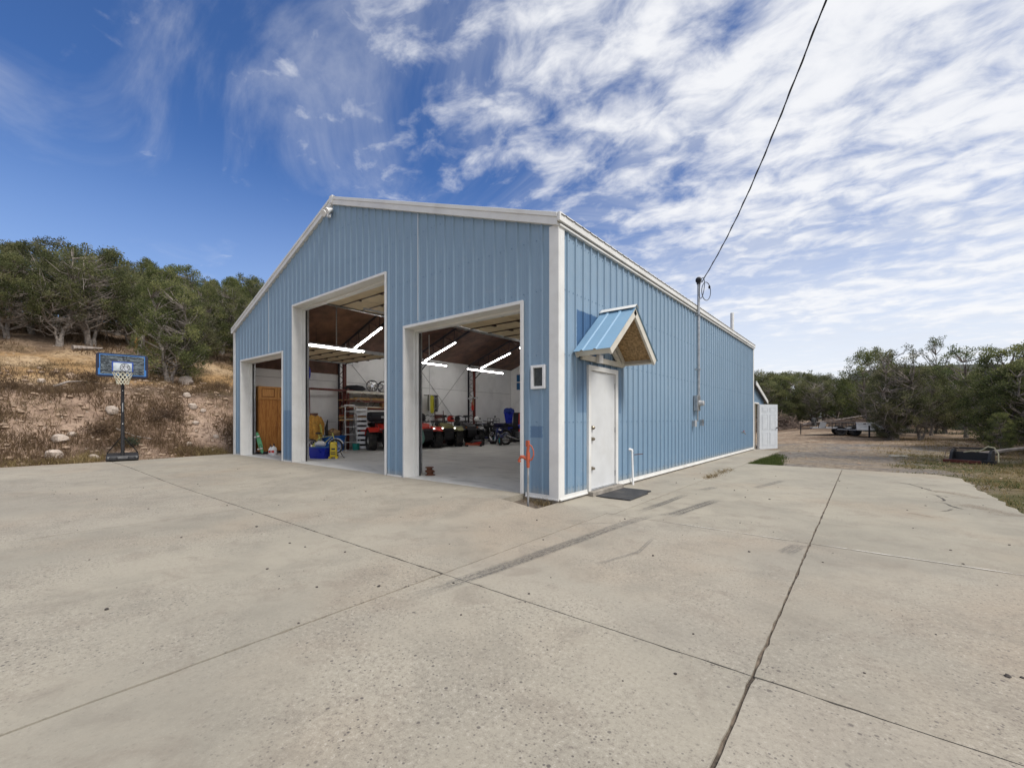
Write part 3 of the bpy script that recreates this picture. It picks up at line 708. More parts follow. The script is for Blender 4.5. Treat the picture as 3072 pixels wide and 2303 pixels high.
# overhead doors, open under the roof
def overhead(xl, xr, z, L_, nsec, label, sticker=False):
    d_ = link('overhead_door', None, shop); d_['label'] = label
    w_ = (xr-xl); sl = L_/nsec; y0 = .62
    for k in range(nsec):
        m_ = MB(); nc = 4
        for c_ in range(nc):
            m_.bx(xl+w_*c_/nc+.012, xl+w_*(c_+1)/nc-.012, y0+k*sl+.012, y0+(k+1)*sl-.012, z-.012, z+.0)
        m_.bx(xl, xr, y0+k*sl+.002, y0+(k+1)*sl-.002, z+.001, z+.035)
        obj('door_section', m_, foam, d_, bevel=.004)
    m_ = MB()
    for k in range(nsec+1): m_.bx(xl, xr, y0+k*sl-.022+(.03 if k == 0 else 0), y0+k*sl+.022, z-.03, z-.014)
    for k in range(nsec):
        for c_ in (1, 2, 3): m_.bx(xl+w_*c_/4-.03, xl+w_*c_/4+.03, y0+(k+1)*sl-.06, y0+(k+1)*sl+.06, z-.055, z-.03)
    obj('door_strut', m_, M('strut_brown', (.05, .026, .018), .6, .3) if not bpy.data.materials.get('strut_brown') else bpy.data.materials['strut_brown'], d_)
    for x in (xl-.06, xr+.06):
        m_ = MB(); m_.bx(x-.025, x+.025, .55, y0+L_+.35, z-.05, z-.03); m_.bx(x-.03, x-.02, .55, y0+L_+.35, z-.03, z+.06)
        m_.bx(x-.025, x+.025, .37, .42, .05, z-.35); m_.tube([(x, .40, z-.36), (x, .44, z-.18), (x, .52, z-.07), (x, .62, z-.04)], .022, 6)
        for yy in (1.6, y0+L_): m_.bx(x-.012, x+.012, yy, yy+.03, z+.06, roof_z(x)-.05)
        obj('door_track', m_, galv, d_)
    m_ = MB().cyl((xl-.1, .44, z+.25), (xr+.1, .44, z+.25), .022, seg=8)
    for x in (xl+w_*.35, xl+w_*.65): m_.cyl((x-.35, .44, z+.25), (x+.35, .44, z+.25), .05, seg=10)
    obj('torsion_spring', m_, darkmetal, d_)
    if sticker: obj('yellow_sticker', MB().bx(xl+.9, xl+1.25, y0+L_*.52, y0+L_*.52+.32, z-.016, z-.0125), yellow, d_)
    return d_
overhead(-12.42, -9.42, 3.44, 3.1, 5, 'open leftmost garage door folded under the roof')
overhead(-8.66, -4.44, 4.62, 4.35, 6, 'open tall middle garage door folded under the roof', True)
overhead(-3.67, -.74, 3.36, 3.1, 5, 'open right garage door folded under the roof')
# small front window
w_ = link('small_window', None, shop)
m_ = MB(); x0, x1, z0, z1 = WIN
m_.bx(x0-.01, x0+.035, -.045, .02, z0-.01, z1+.01); m_.bx(x1-.035, x1+.01, -.045, .02, z0-.01, z1+.01); m_.bx(x0+.035, x1-.035, -.044, .02, z1-.03, z1+.01); m_.bx(x0+.035, x1-.035, -.044, .02, z0-.01, z0+.03)
obj('window_frame', m_, whitep, w_, bevel=.003)
gl = M('window_glass', (.045, .05, .05), .25, var=.4, scale=5, spec=.3)
obj('pane', MB().bx(x0+.035, x1-.035, -.004, .004, z0+.03, z1-.03), gl, w_)
obj('window_reveal', MB().bx(x0, x1, .021, .03, z0, z1), darkfab, w_)
# side door
d_ = link('side_door', None, shop); d_['label'] = 'white flush man door under the little gabled canopy'
m_ = MB(); y0, y1, z1 = .87, 1.986, 2.105
m_.bx(-.02, .045, y0, y0+.085, -.03, z1); m_.bx(-.02, .045, y1-.085, y1, -.03, z1); m_.bx(-.02, .0455, y0+.085, y1-.085, z1-.085, z1)
obj('door_frame', m_, white, d_, bevel=.006)
obj('door_leaf', MB().bx(-.03, .012, y0+.093, y1-.093, .012, z1-.092), whited, d_, bevel=.003)
obj('threshold', MB().bx(-.02, .06, y0+.085, y1-.085, -.03, .010), galv, d_)
for i, (zz, r_) in enumerate(((1.05, .032), (.86, .030), (.36, .026))):
    m_ = MB(); yk = y0+.16
    m_.lathe([(.0, .055), (.018, .053), (r_, .035), (r_*.95, .012), (.018, .004), (.034, .0), (.034, -.004)], (.013, yk, zz), 'x', 14)
    obj('door_knob' if i == 1 else 'deadbolt', m_, copperm, d_, smooth=True)
for zz in (.2, 1.0, 1.8): obj('hinge', MB().cyl((.02, y1-.089, zz-.05), (.02, y1-.089, zz+.05), .009, seg=8), galv, d_)

# annex behind with its own door
ax = thing('lean_to_annex', 'low blue lean-to annex at the far back corner of the shop', 'shed')
m_ = MB(); m_.prism([(14.93, -.15), (15.12, -.15), (15.12, 1.86), (16.1, 1.86), (16.1, -.15), (17.6, -.15), (17.6, 2.02), (14.93, 2.70)], -.05, -.03, 'yz')
for k in range(11):
    y = 14.95+k*.25; zt = 2.70-(y-14.93)*.2547-.02
    m_.bx(-.03, -.012, y-.02, y+.02, -.15 if not 15.1 < y < 16.12 else 1.88, zt)
obj('siding', m_, sid, ax)
obj('back_wall', MB().prism([(14.93, -.15), (17.6, -.15), (17.6, 2.02), (14.93, 2.70)], -3.0, -2.96, 'yz'), sid, ax)
obj('roof', MB().prism([(14.93, 2.72), (17.75, 2.0), (17.75, 2.05), (14.93, 2.78)], -3.1, .10, 'yz'), roofm, ax)
obj('fascia', MB().prism([(14.94, 2.63), (17.76, 1.91), (17.76, 2.06), (14.94, 2.79)], .101, .13, 'yz'), white, ax)
m_ = MB(); m_.bx(-.05, .02, 15.06, 15.12, -.15, 1.92); m_.bx(-.05, .02, 16.1, 16.16, -.15, 1.92); m_.bx(-.05, .0205, 15.12, 16.1, 1.86, 1.92); obj('door_frame', m_, white, ax)
obj('interior', MB().bx(-1.5, -1.46, 15.0, 17.4, -.1, 1.9), brownins, ax)
dl = link('door', None, ax, (.03, 16.14, 0)); dl.rotation_euler = (0, 0, R(50)); dl['label'] = 'white six panel door swung wide open'
# leaf runs along local +x
m_ = MB().bx(0, .91, -.02, .02, -.13, 1.845)
obj('door_leaf', m_, M('door_skin', (.60, .63, .66), .45, var=.04), dl, bevel=.003)
m_ = MB()
for xa, xb in ((.12, .41), (.50, .79)):
    for za, zb2 in ((1.50, 1.72), (.72, 1.40), (.02, .62)):
        for q in ((xa, xb, zb2-.012, zb2), (xa, xb, za, za+.012), (xa, xa+.012, za+.012, zb2-.012), (xb-.012, xb, za+.012, zb2-.012)):
            m_.bx(q[0], q[1], -.028, -.0205, q[2], q[3])
        m_.bx(xa+.04, xb-.04, -.027, -.0206, za+.04, zb2-.04)
obj('door_panel', m_, bpy.data.materials['door_skin'], dl, bevel=.003)
obj('door_knob', MB().ell((.85, -.06, .82), (.03, .035, .03)).cyl((.85, -.02, .82), (.85, -.05, .82), .012), darkmetal, dl, True)
obj('door_mullion', MB().bx(-.03, .0, 15.5, 15.54, -.12, 1.86), M('door_wood_edge', (.5, .42, .33), .7), ax)

# ------------------------------------------------------------------ canopy over the side door
cn = thing('door_canopy', 'small gabled canopy with blue metal roof and white timber frame above the side door', 'canopy')
YR, ZR, YA, YB, ZE, DX = 1.35, 3.03, .44, 2.26, 2.27, .65
sg = math.atan2(ZR-ZE, YR-YA)
for sgn, ye in ((-1, YA), (1, YB)):
    v = Vector((0, ye-YR, ZE-ZR)); Ls = v.length; v.normalize(); nn = Vector((0, -v.z*sgn*-1 if False else 0, 0))
    nrm = Vector((0, sgn*math.sin(sg), math.cos(sg)))
    def pt(x, s_, h_): q = Vector((x, YR, ZR))+v*s_+nrm*h_; return (q.x, q.y, q.z)
    m_ = MB(); Le = Ls+.05
    xs_ = [(.03, 0), (.15, 0), (.165, .016), (.195, .016), (.21, 0), (.38, 0), (.395, .016), (.425, .016), (.44, 0), (DX+.02, 0)]
    for (xa, ha), (xb, hb) in zip(xs_, xs_[1:]):
        m_.add([pt(xa, 0, .03+ha), pt(xb, 0, .03+hb), pt(xb, Le, .03+hb), pt(xa, Le, .03+ha), pt(xa, 0, .026+ha), pt(xb, 0, .026+hb), pt(xb, Le, .026+hb), pt(xa, Le, .026+ha)], [(0, 1, 2, 3), (7, 6, 5, 4), (2, 6, 7, 3)])
    obj('canopy_roof', m_, sidr, cn)
    m_ = MB(); m_.add([pt(.03, .02, .0), pt(DX-.045, .02, .0), pt(DX-.045, Ls, .0), pt(.03, Ls, .0), pt(.03, .02, .02), pt(DX-.045, .02, .02), pt(DX-.045, Ls, .02), pt(.03, Ls, .02)], [(0, 1, 2, 3), (7, 6, 5, 4), (0, 4, 5, 1), (3, 2, 6, 7), (1, 5, 6, 2), (0, 3, 7, 4)])
    if not bpy.data.materials.get('osb'):
        om = M('osb', (.36, .24, .12), .85, var=.45, scale=26, dirt=(.20, .12, .055), dscale=20, damt=.8)
    obj('soffit_board', m_, bpy.data.materials['osb'], cn)
    for nm, xa, xb, s0, h0, h1 in (('barge_board', DX-.04, DX, -.0, -.10, .022), ('wall_rafter', .03, .07, .05, -.10, -.003)):
        m_ = MB(); s1 = Ls+.02
        pr = [pt(xa, s0, h1), pt(xb, s0, h1), pt(xb, s1, h1), pt(xa, s1, h1), pt(xa, s0+.0, h0), pt(xb, s0+.0, h0), pt(xb, s1, h0), pt(xa, s1, h0)]
        m_.add(pr, [(0, 1, 2, 3), (7, 6, 5, 4), (0, 4, 5, 1), (3, 2, 6, 7), (1, 5, 6, 2), (0, 3, 7, 4)])
        obj(nm, m_, creamw, cn, bevel=.003)
    m_ = MB(); pr = [pt(.03, Ls-.035, -.095), pt(DX-.041, Ls-.035, -.095), pt(DX-.041, Ls, -.095), pt(.03, Ls, -.095), pt(.03, Ls-.035, .0), pt(DX-.041, Ls-.035, .0), pt(DX-.041, Ls, .0), pt(.03, Ls, .0)]
    m_.add(pr, [(0, 1, 2, 3), (7, 6, 5, 4), (0, 4, 5, 1), (3, 2, 6, 7), (1, 5, 6, 2), (0, 3, 7, 4)]); obj('eave_board', m_, creamw, cn, bevel=.003)
    obj('end_grain', MB().add([pt(.026, Ls-.03, -.096), pt(.0295, Ls-.03, -.096), pt(.0295, Ls+.001, -.096), pt(.026, Ls+.001, -.096), pt(.026, Ls-.03, .0), pt(.0295, Ls-.03, .0), pt(.0295, Ls+.001, .0), pt(.026, Ls+.001, .0)], [(0, 1, 2, 3), (7, 6, 5, 4), (0, 4, 5, 1), (3, 2, 6, 7), (1, 5, 6, 2), (0, 3, 7, 4)]), rawwood, cn)
m_ = MB()
for sgn in (-1, 1): m_.add([(.03, YR, ZR+.075), (DX+.03, YR, ZR+.075), (DX+.03, YR+sgn*.09, ZR+.01), (.03, YR+sgn*.09, ZR+.01)], [(0, 1, 2, 3)])
obj('ridge_cap', m_, white, cn)
obj('wall_plate', MB().bx(.026, .066, .62, 2.16, 2.165, 2.255), creamw, cn, bevel=.003)
obj('ridge_board', MB().bx(.07, DX-.041, YR-.02, YR+.02, ZR-.16, ZR-.03), creamw, cn)
obj('knee_brace', MB().tube([(.07, 2.02, 2.20), (.07, 1.72, 2.42)], .04, 4), creamw, cn)
m_ = MB().bx(.067, .13, 1.08, 1.22, 2.15, 2.29); obj('porch_light', m_, whitep, cn, bevel=.008)

# ------------------------------------------------------------------ fittings outside
fl_ = thing('flood_light', 'white twin head flood light under the gable peak', 'light', (-6.6, 0, 6.30))
obj('mount', MB().bx(-.07, .05, -.13, -.03, .0, .06).lathe([(.05, 0), (.05, .03), (.0, .03)], (0, -.09, -.03), 'z', 12), whitep, fl_)
for x, dx in ((-.13, -.16), (.07, .14)):
    m_ = MB(); m_.lathe([(.0, -.10), (.035, -.10), (.045, -.04), (.075, .02), (.08, .05), (.0, .045)], (0, 0, 0), 'z', 14)
    m_.x = Matrix.Identity(4); o = obj('lamp_head', m_, whitep, fl_, True); o.location = (x, -.15, -.02); o.rotation_euler = (R(125), R(20 if x > 0 else -20), 0)
obj('motion_sensor', MB().bx(-.02, .05, -.16, -.08, -.16, -.08), whitep, fl_, bevel=.01)
# service mast
ms = thing('service_mast', 'grey conduit service mast with weatherhead rising past the eave', 'service mast', (.115, 6.80, 0))
obj('conduit', MB().cyl((0, 0, 1.84), (0, 0, 4.92), .034, seg=12), galv, ms, True)
for zz in (2.55, 4.02): obj('strap', MB().bx(-.09, .045, -.05, .05, zz-.02, zz+.02), galv, ms)
m_ = MB().ell((0, .0, 4.97), (.085, .085, .085)); m_.cyl((0, 0, 4.86), (0, 0, 4.95), .05, seg=12); obj('weatherhead', m_, darkmetal, ms, True)
m_ = MB()
def ring(cx_, cz_, ry, rz, tilt=0): return [(.10+.04*math.sin(a+tilt), cx_+ry*math.cos(a), cz_+rz*math.sin(a)) for a in [2*math.pi*k/22 for k in range(22)]]
m_.tube(ring(-.16+.10, 4.72, .20, .27), .010, 6, closed=True); m_.tube(ring(.36, 4.73, .30, .24, 1), .010, 6, closed=True)
for p in ((.10, -.22, 4.92), (.12, .60, 4.90)): m_.ell(p, (.03, .03, .05))
obj('drip_loop', m_, black, ms, True)
mt = thing('electric_meter_box', 'grey electric meter box below the conduit mast', 'meter box', (.02, 6.80, 1.42))
obj('enclosure', MB().bx(0, .11, -.13, .13, 0, .42), galv, mt, bevel=.008)
m_ = MB().lathe([(.08, .11), (.08, .15), (.07, .15), (.07, .21), (.055, .225), (0, .23)], (0, .05, .21), 'x', 18); obj('meter', m_, M('meter_glass', (.5, .5, .5), .15, .2), mt, True)
obj('nipple', MB().cyl((.07, 0, -.28), (.07, 0, 0), .02, seg=10), galv, mt)
for nm, y, z0, dy, dz, lb in (('outlet_cover', 6.60, 1.0, .14, .16, 'grey outlet cover with open flap left below the meter'), ('junction_box', 7.28, 1.02, .09, .16, 'small grey junction box right below the meter')):
    b_ = thing(nm, lb, 'electrical box', (.02, y, z0))
    obj('box', MB().bx(0, .07, -dy/2, dy/2, 0, dz), galv, b_, bevel=.004)
    obj('cover', MB().bx(.071, .085, -dy/2-.01, dy/2+.01, -.01, dz+.01), galv if nm != 'outlet_cover' else greyplas, b_, bevel=.004)
fc = thing('wall_faucet', 'small hose faucet low on the side wall near the back', 'faucet', (.02, 12.6, .70))
obj('spout', MB().tube([(0, 0, 0), (.08, 0, 0), (.12, 0, -.03), (.13, 0, -.08)], .018, 8), copperm, fc)
obj('handle', MB().lathe([(.0, .0), (.035, .0), (.035, .012), (0, .012)], (.08, 0, .05), 'z', 10).cyl((.08, 0, 0), (.08, 0, .05), .008), red, fc)
vp = tag(obj('vent_pipe', MB().cyl((-.6, 14.0, 4.3), (-.6, 14.0, 5.55), .07, seg=14), whitep, None, True), 'tall white vent pipe standing on the roof near the back', 'pipe')
pv_ = thing('drain_pipe', 'white plastic drain pipe standing beside the side door', 'pipe', (.10, 2.52, -.10))
obj('pipe', MB().tube([(0, 0, 0), (-.035, .03, .66)], .022, 10), whitep, pv_, True); obj('elbow', MB().tube([(-.035, .03, .65), (-.037, .03, .69), (-.06, .0, .70), (-.11, -.02, .70)], .027, 10), whitep, pv_, True)
tag(obj('metal_spike', MB().cyl((0, 2.74, .48), (.16, 2.86, .50), .008, seg=6), rust), 'thin rusty rod sticking out of the side wall by the drain pipe', 'rod')
# service cable
A_ = Vector((.16, 6.92, 4.93)); B_ = Vector((3.20, 1.83, 6.98)); B2_ = Vector((9.6, -8.9, 12.6)); pts = []
for k in range(46):
    t_ = k/45; q = A_.lerp(B_, t_*1.0); q.z -= .32*math.sin(math.pi*t_); pts.append(q)
dirn = (pts[-1]-pts[-3]).normalized()
for k in range(1, 14): q = pts[45]+dirn*(k*.8); q.z += .012*(k*.8)**2; pts.append(q)
m_ = MB(); m_.tube(pts, .011, 6)
tw = []
for i, p in enumerate(pts[:46]):
    a, b_ = pts[i], pts[i+1]
    for s_ in range(3):
        q = a.lerp(b_, s_/3); an = (i*3+s_)*.42; tw.append(q+Vector((math.cos(an)*.013, math.sin(an)*.013, math.sin(an)*.008)))
m_.tube(tw, .0075, 5)
tag(obj('service_cable', m_, black), 'black overhead service cable running from the mast up out of view', 'cable')
# door mat
mm = MB(); V = [(.05, .93), (.06, 2.04), (.66, 2.02), (.65, 1.80), (.71, 1.74), (.73, .95)]
mm.prism(V, -.098, -.076, 'xy')
tag(obj('door_mat', mm, matrub, bevel=.004), 'worn black rubber mat on the concrete before the side door', 'door mat')
# yard hydrant
hy = thing('yard_hydrant', 'orange lever yard hydrant on a steel pipe by the shop corner', 'hydrant', (-.24, -.44, -.17)); hy.scale = (.78, .78, .93)
obj('standpipe', MB().cyl((0, 0, 0), (0, 0, .80), .021, seg=12), galv, hy, True)
m_ = MB(); m_.tube([(0, 0, .70), (0, 0, .80), (0, 0, .86), (0, 0, .95)], [.03, .036, .042, .036], 10)
m_.tube([(-.01, 0, .83), (-.08, -.03, .865), (-.13, -.05, .87), (-.165, -.06, .83), (-.165, -.06, .80)], [.032, .03, .026, .024, .024], 8); m_.lathe([(.034, 0), (.034, .03), (.0, .03)], (-.165, -.06, .785), 'z', 10)
obj('head', m_, orange, hy, True)
m_ = MB().tube([(-.015, 0, .94), (.0, .0, 1.0), (.01, 0, 1.07), (.02, .0, 1.10)], [.028, .03, .026, .018], 8); m_.box((-.01, 0, 1.08), (.06, .05, .10)); obj('pump_cap', m_, orange, hy, True)
obj('lever', MB().tube([(.02, 0, 1.07), (.07, .015, 1.04), (.11, .02, .97), (.115, .02, .90), (.085, .01, .84), (.05, 0, .82)], [.013, .012, .012, .013, .014, .016], 8), orange, hy, True)

# ------------------------------------------------------------------ trees
def leaf_cloud(centers, radii, tints, n_per, rg, ln=(.05, .10), wd=(.013, .024), up=.6, flat=.95):
    Vs = []; Ts = []
    for c_, r_, tn in zip(centers, radii, tints):
        n = max(20, int(n_per*2.5*(r_/.42)**2))
        dr = rg.normal(size=(n, 3)); dr /= np.linalg.norm(dr, axis=1)[:, None]
        rad = rg.rand(n)**.42
        # uneven lump
        lump = 1+.35*np.sin(dr[:, 0]*5+c_[0]*7)*np.sin(dr[:, 1]*5+c_[1]*5)
        p = c_+dr*(rad*lump*r_)[:, None]*np.array([1, 1, flat])
        ax = dr*.8+rg.normal(size=(n, 3))*.5; ax[:, 2] += up; ax /= np.linalg.norm(ax, axis=1)[:, None]
        sd_ = np.cross(ax, rg.normal(size=(n, 3))); sd_ /= np.linalg.norm(sd_, axis=1)[:, None]
        l = rg.uniform(*ln, n)[:, None]; w = rg.uniform(*wd, n)[:, None]
        Vs.append(np.stack([p-sd_*w*.3, p+ax*l*.55-sd_*w, p+ax*l, p+ax*l*.5+sd_*w], 1))
        tt = np.clip(tn+rg.normal(size=n)*.22, 0, 1); Ts.append(np.repeat(tt, 4))
    V = np.concatenate(Vs).reshape(-1, 3); Qs = np.arange(len(V)).reshape(-1, 4)
    return V, Qs, np.concatenate(Ts)
def make_tree_meshes(seed, H, Wc, base=.25, nstem=2, shape='round', nclump=64, npl=150, mat=jun, deadn=22, lean=0.0, trunk_r=.11, sparse=0):
    rg = np.random.RandomState(seed); tm = MB(); stems = []; trunk_r *= .75
    for s_ in range(nstem):
        a = rg.rand()*6.28; sp = (.22 if nstem > 1 else .05)*Wc; p = np.array([rg.normal()*.07, rg.normal()*.07, -.25]); pts = [p]
        hs = H*(.92 if s_ == 0 else rg.uniform(.6, .85)); n = 9
        for k in range(1, n+1):
            f = k/n
            p = np.array([math.cos(a)*sp*f**.8+lean*f*H*.3, math.sin(a)*sp*f**.8, hs*f])+rg.normal(size=3)*np.array([.09, .09, .03])*min(1, f*3)
            pts.append(p)
        stems.append(np.array(pts)); r0 = trunk_r*(1.25 if s_ == 0 else .8)
        tm.tube([tuple(q) for q in pts], [max(.012, r0*(1-.92*(k/n)**.8)*(1.35 if k == 0 else 1)) for k in range(n+1)], 8)
    C = []; Rr = []; T = []
    nclump = int(nclump*1.7)
    for i in range(nclump):
        f = base+(1-base)*((i+rg.rand())/nclump)**.9
        g_ = (f-base)/(1-base)
        if shape == 'round': env = math.sin(math.pi*min(1, .22+.72*g_))**.65
        elif shape == 'cone': env = (1-g_)**.75*.95+.10
        elif shape == 'column': env = .9*math.sin(math.pi*min(1, .25+.7*g_))**.4
        else: env = .35+.65*math.sin(math.pi*min(1, .15+.75*g_))
        a = rg.rand()*6.283; rr = Wc/2*env*rg.uniform(.35, 1.0)**.6
        st_ = stems[rg.randint(nstem)]
        c_ = np.array([math.cos(a)*rr+lean*f*H*.3, math.sin(a)*rr, f*H*rg.uniform(.97, 1.02)])
        r_ = rg.uniform(.19, .36)*(Wc/3.2)**.5*(1-.3*g_)*(1 if not sparse else .8)
        C.append(c_); Rr.append(r_); T.append(np.clip(.45+.36*rg.normal()+.10*(g_-.5), .05, .95))  # higher clumps tinted lighter: top light painted into the leaf colour
        # limb from the stem to the clump
        zt = max(.15*H, c_[2]-rg.uniform(.25, .8)-.25*rr); k = np.argmin(abs(st_[:, 2]-zt)); q0 = st_[k]
        mid = (q0*.45+c_*.55)+rg.normal(size=3)*.08-np.array([0, 0, .10])
        tm.tube([tuple(q0), tuple(mid), tuple(c_)], [.026, .016, .006], 4, cap=False)
    # a few spiky leaders at the top
    for i in range(7):
        st_ = stems[i % nstem]; C.append(st_[-1]+rg.normal(size=3)*np.array([.22, .22, .12])+np.array([0, 0, .08])); Rr.append(rg.uniform(.14, .24)); T.append(rg.uniform(.3, .7))
    V, Qs, tt = leaf_cloud(C, Rr, T, npl, rg)
    for i in range(deadn):
        st_ = stems[rg.randint(nstem)]; k = rg.randint(2, 6); q0 = st_[k]; a = rg.rand()*6.283; l = rg.uniform(.5, 1.0)*Wc*.5
        pts = [q0]
        for m_ in range(1, 5): pts.append(q0+np.array([math.cos(a)*l*m_/4, math.sin(a)*l*m_/4, l*.12*m_/4*rg.uniform(-1, 2)])+rg.normal(size=3)*.06)
        tm.tube([tuple(q) for q in pts], [.016, .012, .009, .006, .003], 4, cap=False)
        for _ in range(3):
            b_ = pts[rg.randint(1, 5)]; e_ = b_+rg.normal(size=3)*.28; tm.tube([tuple(b_), tuple((b_+e_)/2+rg.normal(size=3)*.03), tuple(e_)], [.009, .006, .003], 4, cap=False)
    return tm.mesh('trunk', bark, True), npmesh('crown', V, Qs, mat, {'tint': ('FLOAT', tt)})
VAR = [make_tree_meshes(11, 4.6, 3.4, .22, 2, 'round', 78, 170), make_tree_meshes(12, 4.6, 3.0, .20, 3, 'oval', 74, 165), make_tree_meshes(13, 4.6, 2.9, .14, 1, 'cone', 80, 170, deadn=14),
       make_tree_meshes(14, 4.6, 3.6, .34, 3, 'round', 70, 165, deadn=40, trunk_r=.12), make_tree_meshes(15, 4.6, 2.7, .30, 2, 'oval', 44, 130, deadn=34, sparse=1), make_tree_meshes(16, 4.6, 2.4, .08, 1, 'column', 84, 180, deadn=8),
       make_tree_meshes(17, 4.6, 2.3, .45, 1, 'oval', 34, 120, pinef, deadn=16, sparse=1, trunk_r=.09), make_tree_meshes(18, 4.6, 3.2, .10, 2, 'round', 88, 175, jun, deadn=10)]
def tree(name, label, x, y, h, var, rot=None, wide=1.0, group=None, cat='tree'):
    t_ = thing(name, label, cat, (x, y, float(terrain(x, y))-.02), random.random()*6.283 if rot is None else rot, group)
    s_ = h/4.65; t_.scale = (s_*wide, s_*wide, s_)
    link('trunk', VAR[var][0], t_); link('crown', VAR[var][1], t_)
    if group: SETS.setdefault(label, []).append(t_)
    return t_
SETS = {}
BK = .35     # the bank is a little higher than first surveyed: trees keep their tops
def L_(x, y, h, v, label, wide=1.1, group=None, rot=None): tree('juniper_tree', label, x, y, max(1.5, h-BK), v, rot, wide, group)
L_(-19.6, -.34, 4.75, 7, 'bright green juniper nearest the basketball hoop, on the lip of the bank', 1.0)
L_(-20.3, .55, 3.9, 1, 'juniper with bare grey stems crowding behind the bright one on the bank lip', 1.0)
L_(-24.5, -2.2, 5.0, 3, 'big twisted juniper with a thick pale forked trunk left of the hoop', 1.15)
L_(-24.0, -3.25, 3.9, 4, 'half dead grey juniper at the road edge beside the big twisted juniper', 1.2)
L_(-24.5, -4.75, 3.9, 0, 'juniper cut by the left edge of the view above the dirt bank', 1.2)
L_(-26, -3.95, 4.35, 3, 'multi stemmed dark juniper between the edge juniper and the half dead one', 1.1)
L_(-25.5, -.6, 3.4, 0, 'low spreading juniper just right of the big twisted juniper', 1.25)
L_(-24.0, 2.15, 4.2, 5, 'narrow upright juniper behind the bright juniper, towards the shop wall', 1.3)
L_(-26.0, 3.65, 4.6, 1, 'tall juniper peeking over the shop gable slope at its left end', 1.1)
gl_ = 'dark green juniper in the close wooded slope above the dirt bank'; gg = 'junipers on the wooded slope'
for i, (x, y, h) in enumerate([(-29, -2.96, 4.9), (-29, -.53, 4.7), (-31, 1.19, 5.1), (-27.5, 1.12, 4.6), (-30, 2.83, 5.1), (-33, 4.12, 4.8), (-30, 5.44, 5.1), (-34, 7.71, 5.7), (-30, 7.04, 5.1), (-38, 10.8, 6.2),
        (-34, -4.03, 4.7), (-38, -4.62, 4.8), (-36, -1.57, 4.8), (-40, .66, 5.0), (-27, -5.7, 3.9), (-30, -6.5, 3.9), (-42, 2.75, 5.3), (-44, 5.3, 5.4), (-45, 8.8, 5.9), (-34, 10.9, 6.3), (-28, 8.9, 5.1), (-32, -1.2, 4.6), (-28.3, 5.4, 4.6), (-26.5, 6.2, 4.6), (-36.5, 3.0, 5.0), (-33, -6.2, 4.2), (-27.2, -2.0, 3.6), (-23.2, 4.2, 4.2), (-22.3, 5.6, 4.3)]):
    az = (x-3.6)/(y+5.57)
    zl = 'at far left' if math.atan2(-(x-3.6), y+5.57) > R(83) else ('behind the backboard' if math.atan2(-(x-3.6), y+5.57) > R(72) else 'beside the shop gable')
    rw = 'front row' if x > -29 else ('second row' if x > -33.5 else 'skyline')
    L_(x, y, h, [0, 1, 2, 5, 7, 1, 2, 5][i % 8], 'dark juniper, %s of the slope %s' % (rw, zl), 1.15, gg+' '+rw+' '+zl)
def T_(x, y, h, v, label, wide=1.1, group=None, name='juniper_tree'): tree(name, label, x, y, max(1.2, h), v, None, wide, group)
T_(4.85, 23.6, 4.75, 4, 'sparse juniper with long bare leaning stems just right of the white toolbox trailer', 1.0)
T_(4.62, 23.9, 2.2, 7, 'low dense juniper bush hiding the tail of the toolbox trailer', 1.0)
T_(4.95, 24.9, 4.0, 1, 'shaggy juniper close behind the sparse leaning one', .95)
T_(5.86, 24.58, 3.7, 0, 'rounded juniper with a forked pale trunk midway along the right tree line', 1.0)
T_(7.87, 27.49, 4.9, 6, 'tall thin pine with a tufted open top above the right tree line', 1.1, None, 'pine_tree')
T_(8.11, 25.11, 3.3, 0, 'low wide juniper in front of the tufted pine', 1.1)
T_(8.05, 19.9, 4.0, 5, 'dense dark upright juniper near the right edge of the view', 1.35)
T_(8.6, 18.9, 3.4, 7, 'bushy juniper at the right edge beside the dense dark upright one', 1.4)
T_(7.38, 17.44, 1.5, 5, 'small bright young juniper behind the black loader attachment', 1.1)
T_(10.2, 14.2, 10.5, 2, 'tall juniper mostly out of view whose tips touch the right edge', .75)
T_(7.0, 31, 5.9, 6, 'dead thin pine showing bare twigs between the leaning juniper and the tufted pine', .6, None, 'pine_tree')
rl = 'mid green juniper in the woods behind the trailers and gravel yard'; rgp = 'junipers in the right hand woods'
for i, (x, y, h) in enumerate([(7.35, 30.93, 4.1), (3.98, 37.21, 5.9), (5.94, 34.93, 4.5), (7.42, 38.71, 4.5), (9.34, 42.84, 4.4), (10.16, 38.35, 4.1), (10.85, 35.05, 3.8), (10.07, 22.84, 5.0), (11.83, 31.99, 3.9), (9.9, 26.5, 3.6), (6.6, 28.2, 3.4), (9.2, 31, 3.8), (5.3, 29.0, 3.7), (4.6, 33.0, 4.2), (11, 19, 3.9), (10.2, 17.2, 3.4), (12.5, 27, 4.2)]):
    T_(x, y, h, [7, 0, 1, 4, 0, 1, 5][i % 7], 'green juniper in right woods '+('left of the tufted pine' if x < 7.5 else 'right of the tufted pine'), 1.02, rgp+(' left' if x < 7.5 else ' right'))
fl2 = 'distant juniper in the tree belt beyond the brush pile'; fg = 'junipers of the distant belt'
